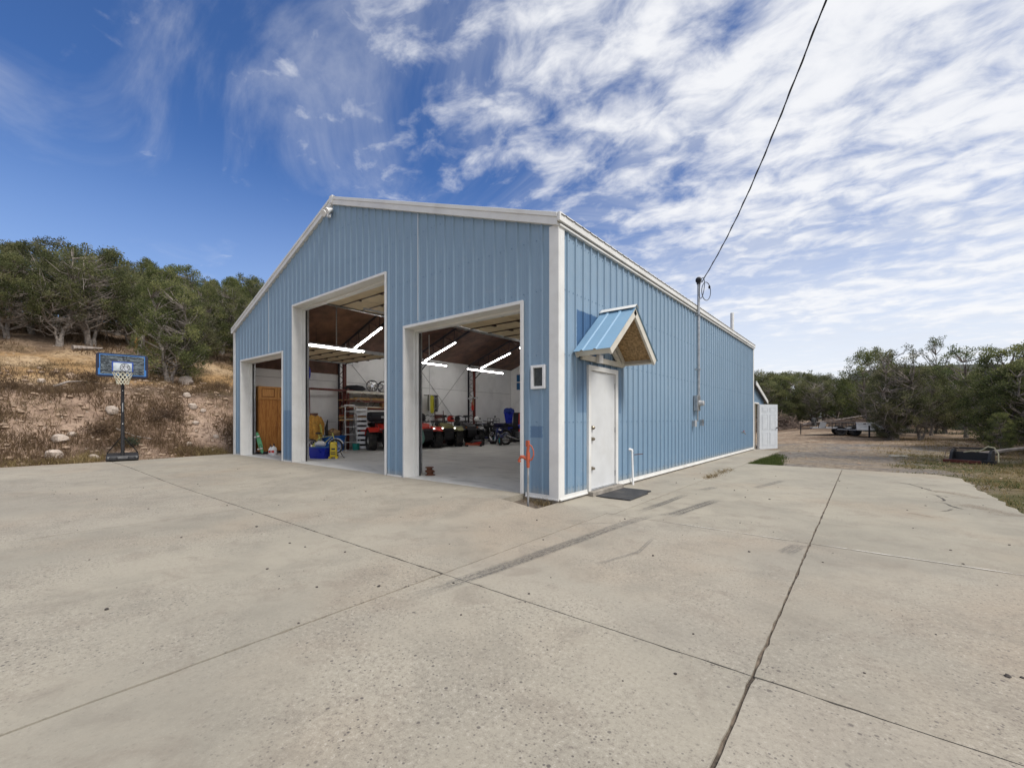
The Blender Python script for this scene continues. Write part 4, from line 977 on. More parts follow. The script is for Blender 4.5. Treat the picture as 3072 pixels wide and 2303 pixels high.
for i, (x, y, h) in enumerate([(-4.59, 49.57, 6.3), (-2.96, 47.03, 5.5), (-2.45, 53.88, 6.4), (-.82, 50.05, 5.3), (-.11, 58.35, 5.6), (1.56, 49.4, 4.4), (2.57, 55.37, 4.3), (3.74, 48.6, 4.2), (-6.65, 58.2, 7.4), (-4.14, 62.81, 7.4), (-1.42, 67.58, 6.3), (1.87, 67.67, 4.9), (4.8, 59.75, 5.0), (6.73, 54.88, 5.3), (9.46, 58.38, 5.1), (11.76, 57.67, 4.7), (13.48, 56.49, 4.5), (15, 55.1, 4.2), (-.2, 46.2, 4.6), (2.3, 45.5, 4.0), (-3.9, 44.8, 4.9), (5.6, 45.2, 4.2), (7.6, 47.8, 4.4), (-8.5, 66, 7.5), (12.3, 46, 4.4), (14.2, 44, 4.2), (16, 40, 4.2), (15, 34, 4.2)]):
    T_(x, y, h, [0, 7, 1, 2, 0, 7, 4, 1][i % 8], 'distant juniper in the far tree belt'+(' next to the annex door' if x < -2 else ' above the trailers' if x < 4.5 else ' behind the right woods'), 1.3, fg+(' by the annex' if x < -2 else ' above the trailers' if x < 4.5 else ' at the right'))

ORD = 'first second third fourth fifth sixth seventh eighth ninth tenth eleventh twelfth'.split()
for lb, ts in SETS.items():
    ts.sort(key=lambda o: (o.location.x-3.606)/(o.location.y+5.565))
    if len(ts) > 1:
        for k, o in enumerate(ts): o['label'] = lb+', '+(ORD[k] if k else 'first')+' from the left'
# ------------------------------------------------------------------ ground cover (uncountable)
def blades(name, n, area, h, w, mat, seed, lean=.6, per=9, spread=.10, mask=None, tint=(.2, .9)):
    rg = np.random.RandomState(seed); xs = rg.uniform(area[0], area[1], n*3); ys = rg.uniform(area[2], area[3], n*3)
    k = mask(xs, ys) > rg.rand(len(xs)) if mask else np.ones(len(xs), bool); xs, ys = xs[k][:n], ys[k][:n]; n = len(xs)
    X2 = np.repeat(xs, per)+rg.normal(size=n*per)*spread; Y2 = np.repeat(ys, per)+rg.normal(size=n*per)*spread; Z2 = terrain(X2, Y2)
    p = np.stack([X2, Y2, Z2-.02], 1); N = len(p); hh = np.repeat(rg.uniform(.5, 1.2, n), per)*rg.uniform(h[0], h[1], N)
    a = rg.rand(N)*6.283; ld = np.stack([np.cos(a), np.sin(a), np.zeros(N)], 1); b_ = rg.rand(N)*6.283
    sd_ = np.stack([np.cos(b_), np.sin(b_), np.zeros(N)], 1)*w*rg.uniform(.6, 1.4, N)[:, None]
    m1 = p+ld*(hh*lean*.3)[:, None]; m1[:, 2] += hh*.6; tp = p+ld*(hh*lean)[:, None]; tp[:, 2] += hh
    V = np.stack([p-sd_, p+sd_, m1+sd_*.8, tp, m1-sd_*.8], 1).reshape(-1, 3)
    tt = np.repeat(np.clip(np.repeat(rg.uniform(*tint, n), per)+rg.normal(size=N)*.12, 0, 1), 5)
    I = np.arange(N)*5; Qs = np.concatenate([np.stack([I, I+1, I+2, I+4], 1), np.stack([I+4, I+2, I+3, I+3], 1)])
    V2 = V; tri = np.stack([I+4, I+2, I+3], 1); q = np.stack([I, I+1, I+2, I+4], 1)
    F = np.concatenate([np.stack([q[:, 0], q[:, 1], q[:, 2]], 1), np.stack([q[:, 0], q[:, 2], q[:, 3]], 1), tri])
    o = link(name, npmesh(name, V2, F, mat, {'tint': ('FLOAT', tt)})); o['kind'] = 'stuff'; return o
dn = lambda x, y: -13.4-x
cl_ = lambda x, y, f=.9, s=0: ss(-.06, .14, fbm(np.asarray(x)+s, y, f, 4))
tag(blades('dry_brush', 2300, (-19.8, -13.9, -9, 4), (.10, .34), .008, scrubm, 1, .7, 12, .13, lambda x, y: cl_(x, y)*.9+.03), 'brown dry brush over the dirt bank')
tag(blades('dry_grass', 3600, (-23.5, -13.6, -9, 4), (.05, .17), .006, grassdry, 2, .8, 10, .10, lambda x, y: cl_(x, y, 1.3, 9)*.8+.05), 'thin straw coloured grass over the bank and terrace')
tag(blades('verge_grass', 700, (-14.6, -13.45, -9, .0), (.08, .26), .006, grassdry, 3, .6, 12, .07, lambda x, y: cl_(x, y, 1.8, 4)), 'tan weeds along the edge of the slab under the hoop')
tag(blades('lip_scrub', 330, (-19.6, -17.8, -9, -1.5), (.10, .28), .009, scrubm, 6, .7, 22, .20, lambda x, y: cl_(x, y, .8, 21)), 'rust brown scrub along the lip of the bank')
tag(blades('green_grass_patch', 1500, (.98, 1.75, 8.62, 13.6), (.05, .13), .006, grassgreen, 4, .5, 9, .045, lambda x, y: ss(1.9, 1.0, x+.10*(y-9))*(.35+.65*ss(13.5, 9, y)), (.1, .7)), 'bright green grass patch by the walkway end')
def rmask(x, y): return np.where((x > 5.28-.35*ss(7.9, 8.5, y)) | (y > 8.65), 1, 0)*ss(4.0, 5.8, x+fbm(x, y, .7)*3)*(.2+.8*cl_(x, y, .9, 2))
tag(blades('roadside_turf', 3600, (4.0, 13, 1, 16), (.03, .10), .006, grassgreen, 5, .7, 8, .06, rmask, (.25, 1.0)), 'patchy green and straw turf right of the slab')
tag(blades('roadside_dry_grass', 4200, (3.6, 14, 4, 26), (.04, .14), .006, grassdry, 8, .8, 7, .08, lambda x, y: rmask(x, y)*.7+.06*(y > 12)), 'straw grass between the gravel yard and the trees')
tag(blades('woodland_undergrowth', 2200, (3, 16, 20, 48), (.10, .38), .014, sagem, 9, .6, 9, .16, lambda x, y: cl_(x, y, .5, 5)*ss(30, 34, y+fbm(x, y, .4)*8)), 'low grey green undergrowth beneath the right trees')
tag(blades('slope_undergrowth', 2000, (-36, -23, -9, 9), (.10, .36), .014, scrubm, 10, .6, 9, .18, lambda x, y: cl_(x, y, .5, 6)), 'brown undergrowth beneath the slope junipers')
tag(blades('notch_weeds', 46, (-.5, -.02, -.20, -.03), (.08, .22), .003, grassdry, 12, .8, 6, .03), 'dry weeds in the notch at the shop corner')
for o in (bpy.data.objects['notch_weeds'],):
    v = np.zeros(len(o.data.vertices)*3, np.float32); o.data.vertices.foreach_get('co', v); v = v.reshape(-1, 3); v[:, 2] += .19; o.data.vertices.foreach_set('co', v.ravel())
jw = blades('joint_weeds', 46, (.90, 1.0, 4.4, 6.6), (.04, .12), .004, grassdry, 13, 1.2, 8, .05); tag(jw, 'dry weeds sprouting from the walkway joint')
v = np.zeros(len(jw.data.vertices)*3, np.float32); jw.data.vertices.foreach_get('co', v); v = v.reshape(-1, 3); v[:, 2] += .255; jw.data.vertices.foreach_set('co', v.ravel())
# sage bush and rust shrubs that can be told apart
def shrub(name, label, x, y, r_, h, mat, seed, cat='shrub', group=None):
    rg = np.random.RandomState(seed); z = float(terrain(x, y)); C = [np.array([rg.normal()*r_*.45, rg.normal()*r_*.45, h*rg.uniform(.3, .8)]) for _ in range(9)]
    V, Qs, tt = leaf_cloud(C, [r_*rg.uniform(.4, .6) for _ in C], rg.uniform(.3, .95, 9), 90, rg, (.06, .12), (.012, .025), .7)
    t_ = thing(name, label, cat, (x, y, z), 0, group); link('foliage', npmesh('foliage', V, Qs, mat, {'tint': ('FLOAT', tt)}), t_)
    m_ = MB()
    for c_ in C: m_.tube([(0, 0, -.05), tuple(c_*.5+rg.normal(size=3)*.03), tuple(c_)], [.012, .008, .004], 4)
    obj('stem', m_, bark, t_); return t_
shrub('sage_bush', 'low grey green sage bush on the bank right of the hoop pole', -15.15, -2.35, .26, .22, sagem, 3)
shrub('rust_shrub', 'rust brown dry shrub at the bank lip behind the backboard', -18.6, -2.9, 0.50, 0.28, scrubm, 4)
shrub('rust_shrub', 'brown dry shrub below the bank lip at the far left', -18.3, -5.0, 0.45, 0.22, scrubm, 5)
shrub('rust_shrub', 'brown shrub midway up the bank right of the hoop pole', -16.2, -1.35, 0.41, 0.22, scrubm, 6)
shrub('rust_shrub', 'brown shrub low on the bank left of the hoop pole', -15.9, -3.0, 0.38, 0.19, scrubm, 7)

# ------------------------------------------------------------------ rocks on the bank
def rock_mesh(seed, mat):
    rg = random.Random(seed); m_ = MB(); m_.ell((0, 0, 0), (1, .85, .85), 9, 7, .17, rg); me = m_.mesh('rock', mat, True); return me
RK = [rock_mesh(i, stone if i % 3 else stone2) for i in range(6)]
for i, (x, y, r_, lb) in enumerate([(-19.75, -.11, .19, 'pale boulder left of a pair under the bright juniper'), (-19.55, .24, .25, 'largest pale boulder, right of a pair under the bright juniper'),
    (-16.7, -2.6, .18, 'rounded pale rock halfway up the bank left of the hoop pole'), (-16.55, -2.4, .08, 'small pale stone next to the rounded rock by the hoop pole'), (-15.4, -3.96, .18, 'flat tan rock low on the bank at the left'),
    (-15.8, -3.65, .11, 'pinkish stone above the flat tan rock'), (-19.4, -3.32, .13, 'pale stone on the bank lip left of the backboard'), (-17.7, -.18, .14, 'brown rock below the boulder pair'), (-17.0, -.18, .15, 'tan rock in mid bank near the shop corner'),
    (-17.2, .39, .09, 'small stone near the top of the bank by the shop'), (-16.8, .12, .10, 'white stone beside the tan rock in mid bank'), (-16.0, -.34, .10, 'pale stone low in the bank near the shop, right of its twin'), (-15.95, -.55, .09, 'pale stone low in the bank near the shop, left of its twin'),
    (-15.3, .11, .09, 'white stone at the bank foot by the shop corner'), (-14.55, -4.15, .19, 'large tan rock at the slab edge left of the hoop base'), (-14.6, -4.7, .08, 'small yellowish stone at the slab edge, far left'), (-14.3, -3.35, .12, 'pale stone touching the hoop base'),
    (-15.0, -.81, .09, 'tan stone at the bank foot right of the hoop'), (-18.8, -4.39, .08, 'left one of two small pale stones under the bank lip'), (-19.1, -4.1, .10, 'right one of two small pale stones under the bank lip'), (-14.5, -.2, .07, 'pebble at the slab edge near the shop corner'), (-18.8, -.43, .09, 'stone on the slope left of the boulder pair'), (-14.4, -5.6, .1, 'tan stone on the slab edge at the left edge of view')]):
    o = link('rock', RK[i % 6], None, (x, y, float(terrain(x, y))+r_*.28)); o.scale = (r_*1.15,)*3; o.rotation_euler = (random.uniform(-.2, .2), random.uniform(-.2, .2), random.random()*6); tag(o, lb, 'rock', 'rocks on the dirt bank')
rg = np.random.RandomState(3); sm = MB()
for i in range(2200):
    x = rg.uniform(-20, -13.9); y = rg.uniform(-9, 3.5); r_ = .018+.085*rg.rand()**4
    sm.ell((x, y, float(terrain(x, y))+r_*.2), (r_*rg.uniform(.8, 1.4), r_, r_*.6), 6, 4, .15)
o = obj('bank_stones', sm, stone2, None, True); o['kind'] = 'stuff'; tag(o, 'small stones scattered over the dirt bank')
sm = MB()
for i in range(420):
    x = rg.uniform(1, 9); y = rg.uniform(8.8, 24); r_ = .010+.03*rg.rand()**3
    sm.ell((x, y, float(terrain(x, y))+r_*.2), (r_*rg.uniform(.8, 1.4), r_, r_*.6), 6, 4, .15)
o = obj('yard_gravel', sm, stone2, None, True); o['kind'] = 'stuff'; tag(o, 'loose gravel over the yard behind the slab')
sm = MB()
for i in range(330):
    x = rg.uniform(-9, 5); y = rg.uniform(-5.2, 6); r_ = .004+.011*rg.rand()**3
    if x < .0 and y > -.6: continue
    sm.ell((x, y, float(slab_z(x, y))+r_*.3), (r_*rg.uniform(.8, 1.5), r_, r_*.6), 6, 4, .2)
o = obj('slab_grit', sm, M('dark_grit', (.06, .05, .045), .9, var=.5), None, True); o['kind'] = 'stuff'; tag(o, 'dark grit and pebbles scattered on the concrete')
# fallen branches
def branch(label, pts, r_):
    P_ = [(x, y, float(terrain(x, y))+z) for x, y, z in pts]; m_ = MB(); m_.tube(P_, [r_*(1-.7*i/(len(P_)-1)) for i in range(len(P_))], 6)
    tag(obj('fallen_branch', m_, deadwood, None, True), label, 'branch')
branch('long weathered branch on the bank right of the hoop pole', [(-15.9, -2.6, .04), (-15.6, -2.2, .03), (-15.35, -1.75, .05)], .035)
branch('bent dead branch on the bank below the lip left of the hoop', [(-18.3, -3.9, .05), (-18.4, -3.5, .25), (-18.6, -3.0, .10)], .05)
branch('thin pale stick on the lower bank left of the hoop', [(-15.6, -4.1, .03), (-15.4, -3.7, .03)], .015)
branch('grey fallen limb lying behind the black loader attachment', [(6.6, 15.6, .15), (7.3, 15.9, .3), (8.4, 16.0, .5)], .09)
branch('long pale log lying in front of the brush pile', [(-.7, 42.2, .25), (1.5, 41.6, .45), (4.0, 42.4, .9)], .10)
branch('dark log on the litter under the big twisted juniper', [(-23.3, -2.9, .1), (-23.6, -1.9, .12)], .13)
# stump behind the backboard
sx_, sy_ = -21.5, -.95
tr_ = thing('broken_stump', 'broken pale tree stump with an orange split behind the backboard', 'stump', (sx_, sy_, float(terrain(sx_, sy_))))
obj('trunk', MB().tube([(0, 0, -.1), (.02, 0, .5), (.0, .05, 1.1), (.05, .1, 1.5)], [.17, .13, .11, .06], 8), deadwood, tr_, True)
obj('split_wood', MB().tube([(-.0, -.13, .9), (.02, -.14, 1.2), (.03, -.12, 1.35)], [.05, .05, .02], 6), M('fresh_split_wood', (.45, .2, .06), .8), tr_)

# brush pile far back
rg = np.random.RandomState(9); bp = MB(); bx_, by_ = -3.3, 43.5; bz = float(terrain(bx_, by_))
for i in range(520):
    a = rg.rand()*6.283; rr = 3.0*rg.rand()**.6; hgt = 1.75*(1-(rr/3.1)**1.6)*rg.rand()
    c_ = Vector((bx_+math.cos(a)*rr, by_+math.sin(a)*rr*.7, bz+.1+hgt)); d_ = Vector((rg.normal(), rg.normal()*.6, rg.normal()*.25)).normalized()*rg.uniform(.5, 1.3)
    bp.tube([c_-d_, c_+Vector((0, 0, .12)), c_+d_], [rg.uniform(.02, .06), .02, .008], 4)
tag(obj('brush_pile', bp, brushm), 'domed pile of grey brown cut brush at the far end of the yard', 'brush pile')
bp = MB()
for i in range(150):
    c_ = Vector((rg.uniform(1.5, 7.5), rg.uniform(39.5, 42), float(terrain(4, 41))+.1+.35*rg.rand())); d_ = Vector((rg.normal(), rg.normal()*.4, rg.normal()*.15)).normalized()*rg.uniform(.4, 1.2)
    bp.tube([c_-d_, c_+Vector((0, 0, .08)), c_+d_], [rg.uniform(.02, .05), .02, .008], 4)
tag(obj('brush_pile', bp, brushm), 'low line of cut brush right of the domed brush pile', 'brush pile')

# ------------------------------------------------------------------ wheels
def tyre_mesh(r_, w, rim, lugs=0, mat=rubber):
    m_ = MB(); h_ = w/2
    m_.lathe([(rim, -h_*.8), (rim+.02, -h_*.95), (r_*.86, -h_), (r_*.95, -h_*.86), (r_, -h_*.55), (r_, h_*.55), (r_*.95, h_*.86), (r_*.86, h_), (rim+.02, h_*.95), (rim, h_*.8)], (0, 0, 0), 'y', 24, True)
    for k in range(lugs):
        a = 2*math.pi*k/lugs; s_ = 1 if k % 2 else -1
        m_.box((r_*math.cos(a), s_*h_*.45, r_*math.sin(a)), (.045, h_*.9, .05), (0, -a, 0))
    return m_.mesh('tyre', mat, True)
def rim_mesh(r_, w, spokes, mat, hub=.05):
    m_ = MB(); h_ = w/2
    m_.lathe([(r_, -h_*.75), (r_*.93, -h_*.8), (r_*.88, -h_*.5), (r_*.86, h_*.5), (r_*.93, h_*.8), (r_, h_*.75)], (0, 0, 0), 'y', 24, True)
    if spokes == 0: m_.lathe([(r_*.9, h_*.2), (r_*.6, h_*.35), (hub, h_*.3), (hub, h_*.5), (0, h_*.5)], (0, 0, 0), 'y', 20); m_.lathe([(0, -h_*.5), (hub, -h_*.5), (hub, -h_*.3), (r_*.6, -h_*.35), (r_*.9, -h_*.2)], (0, 0, 0), 'y', 20)
    else:
        m_.lathe([(0, -h_*.4), (hub, -h_*.4), (hub, h_*.5), (0, h_*.5)], (0, 0, 0), 'y', 12)
        for k in range(spokes):
            a = 2*math.pi*k/spokes
            m_.tube([(hub*.8*math.cos(a), h_*.35, hub*.8*math.sin(a)), (r_*.9*math.cos(a), h_*.25, r_*.9*math.sin(a))], .018 if spokes < 14 else .004, 5)
    return m_.mesh('rim', mat, True)
def wheel(par, loc, tm_, rm_, name='wheel', roll=0):
    w_ = link(name, tm_, par, loc); link('rim', rm_, w_); w_.rotation_euler = (0, roll, 0); return w_

# ------------------------------------------------------------------ quad bikes
AT, AR = tyre_mesh(.31, .26, .15, 22), rim_mesh(.155, .22, 0, M('atv_rim', (.42, .42, .41), .4, .6))
def atv(label, col, loc, rotz, box=True, lit=True, dark=False):
    t_ = thing('quad_bike', label, 'quad bike', loc, rotz, 'quad bikes parked in the shop')
    for x, y, s_ in ((.62, .43, 1), (.62, -.43, 1), (-.62, .42, 1), (-.62, -.42, 1)): wheel(t_, (x, y, .31), AT, AR, roll=random.random())
    m_ = MB(); m_.bx(-.75, .7, -.16, .16, .24, .34); m_.bx(-.35, .35, -.2, .2, .34, .62); m_.cyl((.62, -.34, .31), (.62, .34, .31), .035); m_.cyl((-.62, -.34, .31), (-.62, .34, .31), .04)
    for y in (-.2, .2): m_.tube([(.62, y*1.5, .33), (.55, y, .72)], .035, 8)
    m_.bx(-.3, .3, -.46, -.2, .27, .31); m_.bx(-.3, .3, .2, .46, .27, .31); obj('chassis', m_, darkmetal, t_)
    for s_ in (-1, 1):
        for nm, x0 in (('front_fender', .62), ('rear_fender', -.62)):
            m_ = MB(); P1 = [(x0+.40*math.cos(a), .34+.40*math.sin(a)) for a in [R(q) for q in range(38, 160, 15)]]; P0 = [(x0+.37*math.cos(a), .34+.37*math.sin(a)) for a in [R(q) for q in range(40, 161, 15)]]
            m_.prism(P1+P0[::-1], s_*.20, s_*.56, 'xz'); obj(nm, m_, col, t_, True, bevel=.01)
    m_ = MB(); m_.prism([(.98, .56), (.95, .74), (.55, .83), (.15, .86), (.1, .66), (.6, .6)], -.2, .2, 'xz'); obj('front_cowl', m_, col, t_, True, bevel=.03)
    m_ = MB(); m_.prism([(.15, .72), (.1, .88), (-.25, .86), (-.55, .90), (-.85, .86), (-.85, .74), (-.3, .68)], -.17, .17, 'xz'); obj('seat', m_, darkfab, t_, True, bevel=.05)
    m_ = MB(); m_.prism([(1.0, .30), (1.06, .5), (1.02, .68), (.94, .6), (.92, .32)], -.17, .17, 'xz'); m_.tube([(.98, -.3, .4), (1.08, -.3, .62), (1.08, .3, .62), (.98, .3, .4)], .018, 6); obj('front_bumper', m_, darkmetal, t_)
    for s_ in (-1, 1): obj('headlight', MB().ell((.98, s_*.22, .68), (.022, .032, .022)), bulb if lit else chrome, t_, True)
    for nm, xa, xb, z_ in (('front_rack', .42, 1.0, .90), ('rear_rack', -1.02, -.45, .93)):
        m_ = MB(); m_.tube([(xa, -.40, z_), (xb, -.40, z_), (xb, .40, z_), (xa, .40, z_)], .014, 6, closed=True)
        for k in range(1, 5): m_.tube([(xa, -.40+.16*k, z_), (xb, -.40+.16*k, z_)], .009, 5)
        for s_ in (-1, 1): m_.tube([((xa+xb)/2, s_*.3, z_), ((xa+xb)/2, s_*.25, .72)], .012, 5)
        obj(nm, m_, darkmetal, t_)
    m_ = MB(); m_.tube([(.3, 0, .85), (.2, 0, 1.08)], .025, 8); m_.tube([(.10, -.42, 1.10), (.17, -.25, 1.14), (.2, -.08, 1.08), (.2, .08, 1.08), (.17, .25, 1.14), (.10, .42, 1.10)], .015, 8); m_.box((.22, 0, 1.11), (.10, .16, .08))
    obj('handlebar', m_, black, t_)
    return t_
A1 = atv('red quad bike with black cargo trunk beside the loading ramp', red, (-11.72, 4.80, 0), R(-20), lit=False)
A2 = atv('red quad bike with lit headlights and a black covered seat beside the hose coils', red, (-11.15, 6.35, 0), R(-22))
A3 = atv('olive green quad bike carrying helmets on its rack', olive, (-11.2, 7.75, 0), R(-30))
A4 = atv('black quad bike with amber lights right of the olive one', M('black_fender', (.03, .03, .034), .35), (-11.45, 9.3, 0), R(-26), lit=False)
for q_ in (A1, A2, A3, A4): q_.scale = (1.2, 1.2, 1.2)
for c_ in A4.children:
    if c_.name.startswith('headlight'): c_.data = c_.data.copy(); c_.data.materials[0] = M('amber_lens', (.5, .16, .03), .3)
for (x, y, rz, lb, dz) in ((-11.45, 4.62, R(-18), 'black cargo trunk on the rack of the red quad bike by the ramp', 1.13), (-11.6, 6.4, R(-10), 'black covered bundle on the red quad bike beside the hoses', 1.11)):
    b_ = thing('cargo_trunk', lb, 'trunk', (x, y, dz), rz)
    m_ = MB(); m_.prism([(-.30, 0), (.30, 0), (.33, .12), (.26, .30), (.05, .36), (-.22, .35), (-.32, .2)], -.44, .44, 'xz'); obj('shell', m_, darkfab, b_, True, bevel=.05)
    obj('lid_seam', MB().bx(-.33, .335, -.445, .445, .14, .16), black, b_); obj('latch', MB().bx(.325, .35, -.05, .05, .11, .19), greyplas, b_)
def helmet(label, loc, mat, rz=0):
    h_ = thing('helmet', label, 'helmet', loc, rz); m_ = MB().ell((0, 0, .12), (.15, .125, .13), 14, 10); m_.prism([(.10, .0), (.2, .02), (.19, .08), (.1, .1)], -.07, .07, 'xz'); obj('shell', m_, mat, h_, True)
    obj('visor', MB().box((.135, 0, .13), (.04, .17, .07)), black, h_, bevel=.01); obj('peak', MB().prism([(.05, .2), (.24, .24), (.06, .235)], -.09, .09, 'xz'), mat, h_)
helmet('red and white helmet on the olive quad bike rack', (-10.25, 7.3, 1.09), red); helmet('black helmet right of the red one on the olive quad bike', (-10.27, 7.75, 1.09), black, R(-40)); helmet('pale crumpled helmet on the black quad bike', (-10.45, 9.2, 1.09), whitep, R(30))

# ------------------------------------------------------------------ motorcycles
MT, MR = tyre_mesh(.30, .11, .23, 20), rim_mesh(.235, .08, 18, chrome)
MTs, MRs = tyre_mesh(.20, .10, .12, 14), rim_mesh(.125, .08, 5, M('teal_rim', (.03, .30, .36), .35, .3))
def motorcycle(label, col, loc, rotz, small=False):
    t_ = thing('motorcycle', label, 'motorcycle', loc, rotz, 'small motorcycles in the shop'); t_.scale = (1.15,)*3; r_ = .2 if small else .30; wb = .46 if small else .66
    for x in (wb, -wb): wheel(t_, (x, 0, r_), MTs if small else MT, MRs if small else MR)
    s_ = .75 if small else 1
    m_ = MB()
    for y in (-.07, .07): m_.tube([(wb, y, r_), (wb-.2*s_, y, .82*s_)], .02, 6)
    obj('fork', m_, chrome, t_); m_ = MB(); m_.tube([(wb-.2*s_, 0, .74*s_), (-.1, 0, .66*s_), (-.45*s_, 0, .62*s_)], .03, 6); m_.tube([(wb-.22*s_, 0, .68*s_), (.1, 0, .3*s_), (-.2, 0, .28*s_), (-.4*s_, 0, .6*s_)], .025, 6); m_.tube([(-.18, 0, .33*s_), (-wb, .06, r_)], .02, 6); m_.tube([(-.18, 0, .33*s_), (-wb, -.06, r_)], .02, 6); obj('frame', m_, darkmetal, t_)
    obj('engine', MB().box((.03, 0, .40*s_), (.32*s_, .24, .24*s_)).cyl((.1, 0, .4*s_), (.18, 0, .6*s_), .09*s_), M('engine_alloy', (.28, .28, .29), .4, .8) if not bpy.data.materials.get('engine_alloy') else bpy.data.materials['engine_alloy'], t_, bevel=.02)
    obj('fuel_tank', MB().ell((.14*s_, 0, .74*s_), (.25*s_, .13, .11*s_), 12, 8), col, t_, True); m_ = MB(); m_.prism([(-.1*s_, .70*s_), (-.1*s_, .78*s_), (-.45*s_, .80*s_), (-.72*s_, .86*s_), (-.70*s_, .76*s_)], -.1, .1, 'xz'); obj('seat', m_, darkfab, t_, True, bevel=.02)
    m_ = MB(); m_.prism([(wb-.05, .78*s_), (wb-.12, .92*s_), (wb-.25, .9*s_), (wb-.3, .55*s_), (.05, .42*s_), (.25, .3*s_)], -.13, .13, 'xz'); obj('fairing', m_, col, t_, True, bevel=.02)
    obj('front_fender', MB().prism([(wb+(r_+.04)*math.cos(R(a)), r_+(r_+.04)*math.sin(R(a))) for a in range(30, 151, 20)]+[(wb+(r_+.025)*math.cos(R(a)), r_+(r_+.025)*math.sin(R(a))) for a in range(150, 29, -20)], -.06, .06, 'xz'), col, t_)
    m_ = MB(); m_.tube([(wb-.26*s_, -.33, .98*s_), (wb-.2*s_, -.12, .93*s_), (wb-.2*s_, .12, .93*s_), (wb-.26*s_, .33, .98*s_)], .014, 6); m_.tube([(wb-.2*s_, .2, .95*s_), (wb-.22*s_, .26, 1.12*s_)], .006, 5); m_.ell((wb-.22*s_, .27, 1.15*s_), (.02, .05, .035)); obj('handlebar', m_, black, t_)
    obj('headlight', MB().ell((wb-.06, 0, .82*s_), (.05, .07, .06)), chrome, t_, True); obj('exhaust', MB().tube([(.18, -.12, .42*s_), (.2, -.15, .24*s_), (-.2, -.17, .22*s_), (-.72*s_, -.18, .40*s_)], [.02, .022, .03, .04], 8), chrome, t_, True)
    return t_
motorcycle('small dark blue minibike with teal wheel leaning in the middle of the shop', navy, (-9.85, 9.95, 0), R(-35), True)
motorcycle('shiny blue motorcycle with chrome exhaust by the right door edge', bluep, (-9.15, 10.75, 0), R(70))
motorcycle('black motorcycle with round mirror behind the black quad bike', black, (-11.2, 10.5, 0), R(-15))
# push mower and floor jack
mw = thing('push_mower', 'black push mower with engine standing in front of the quad bikes', 'mower', (-10.25, 9.0, 0), R(-50))
m_ = MB(); m_.prism([(-.3, .12), (.28, .12), (.34, .18), (.28, .26), (-.3, .26)], -.25, .25, 'xz'); obj('deck', m_, black, mw, True, bevel=.03)
obj('engine', MB().lathe([(.0, .27), (.15, .27), (.15, .42), (.12, .47), (0, .48)], (0.02, 0, 0), 'z', 14).box((.14, 0, .38), (.14, .16, .14)), darkmetal, mw, True)
obj('handle', MB().tube([(-.28, -.2, .24), (-.85, -.2, .95), (-.9, 0, .98), (-.85, .2, .95), (-.28, .2, .24)], .013, 6), galv, mw)
for x, y in ((.25, .27), (.25, -.27), (-.27, .28), (-.27, -.28)): obj('wheel', MB().lathe([(.03, -.03), (.1, -.03), (.1, .03), (.03, .03)], (x, y, .1), 'y', 14, True), rubber, mw)
fj = thing('floor_jack', 'low orange floor jack lying on the shop floor', 'jack', (-9.75, 8.2, 0), R(55))
m_ = MB(); m_.prism([(-.35, .06), (.35, .04), (.38, .09), (.1, .13), (-.3, .16)], -.12, -.08, 'xz'); m_.prism([(-.35, .06), (.35, .04), (.38, .09), (.1, .13), (-.3, .16)], .08, .12, 'xz'); m_.bx(-.3, .2, -.08, .08, .06, .11); obj('frame', m_, orange, fj)
obj('arm', MB().box((.15, 0, .14), (.4, .08, .06), (0, -.15, 0)).lathe([(0, .0), (.06, .0), (.06, .02), (0, .02)], (.34, 0, .18), 'z', 12), red, fj)
for x in (-.28, .32): obj('wheel', MB().cyl((x, -.16, .05), (x, .16, .05), .05), black, fj)
# work bench, tote and clutter in the far corner
wb_ = thing('work_bench', 'dark blue work bench against the back of the shop', 'bench', (-11.9, 12.6, 0), R(-5))
obj('top', MB().bx(-.5, .6, -1.3, 1.3, .92, .98), navy, wb_, bevel=.01)
for x in (-.4, .5):
    for y in (-1.2, 1.2): obj('leg', MB().bx(x-.04, x+.04, y-.04, y+.04, 0, .92), darkmetal, wb_)
obj('cabinet', MB().bx(-.35, .45, -1.1, 1.1, .15, .9), navy, wb_, bevel=.01)
obj('drawer_label', MB().bx(.452, .458, .1, .75, .62, .78), bluep, wb_)
tt_ = thing('storage_tote', 'blue storage tote stuffed with blue cloth on the work bench', 'tote', (-11.9, 13.3, .98), R(-10))
m_ = MB().lathe([(.0, .0), (.24, .0), (.36, .55), (.40, .56), (.40, .62), (.36, .62), (.24, .03), (0, .03)], (0, 0, 0), 'z', 4); obj('tub', m_, bluep, tt_, bevel=.02)
obj('cloth', MB().ell((0, 0, .64), (.34, .30, .20), 14, 8, .22), M('blue_cloth', (.02, .05, .30), .9, var=.4, scale=14), tt_, True); obj('paper', MB().box((.12, -.05, .74), (.16, .12, .02), (.2, .4, 0)), whitep, tt_)
ch_ = thing('wire_crate', 'black wire crate on the bench left of the blue tote', 'crate', (-11.7, 11.75, .98))
m_ = MB()
for z_ in (.0, .12, .25): m_.tube([(-.2, -.25, z_), (.2, -.25, z_), (.2, .25, z_), (-.2, .25, z_)], .012, 5, closed=True)
for x in (-.2, .2):
    for y in (-.25, 0, .25): m_.tube([(x, y, 0), (x, y, .25)], .01, 5)
obj('wires', m_, black, ch_)
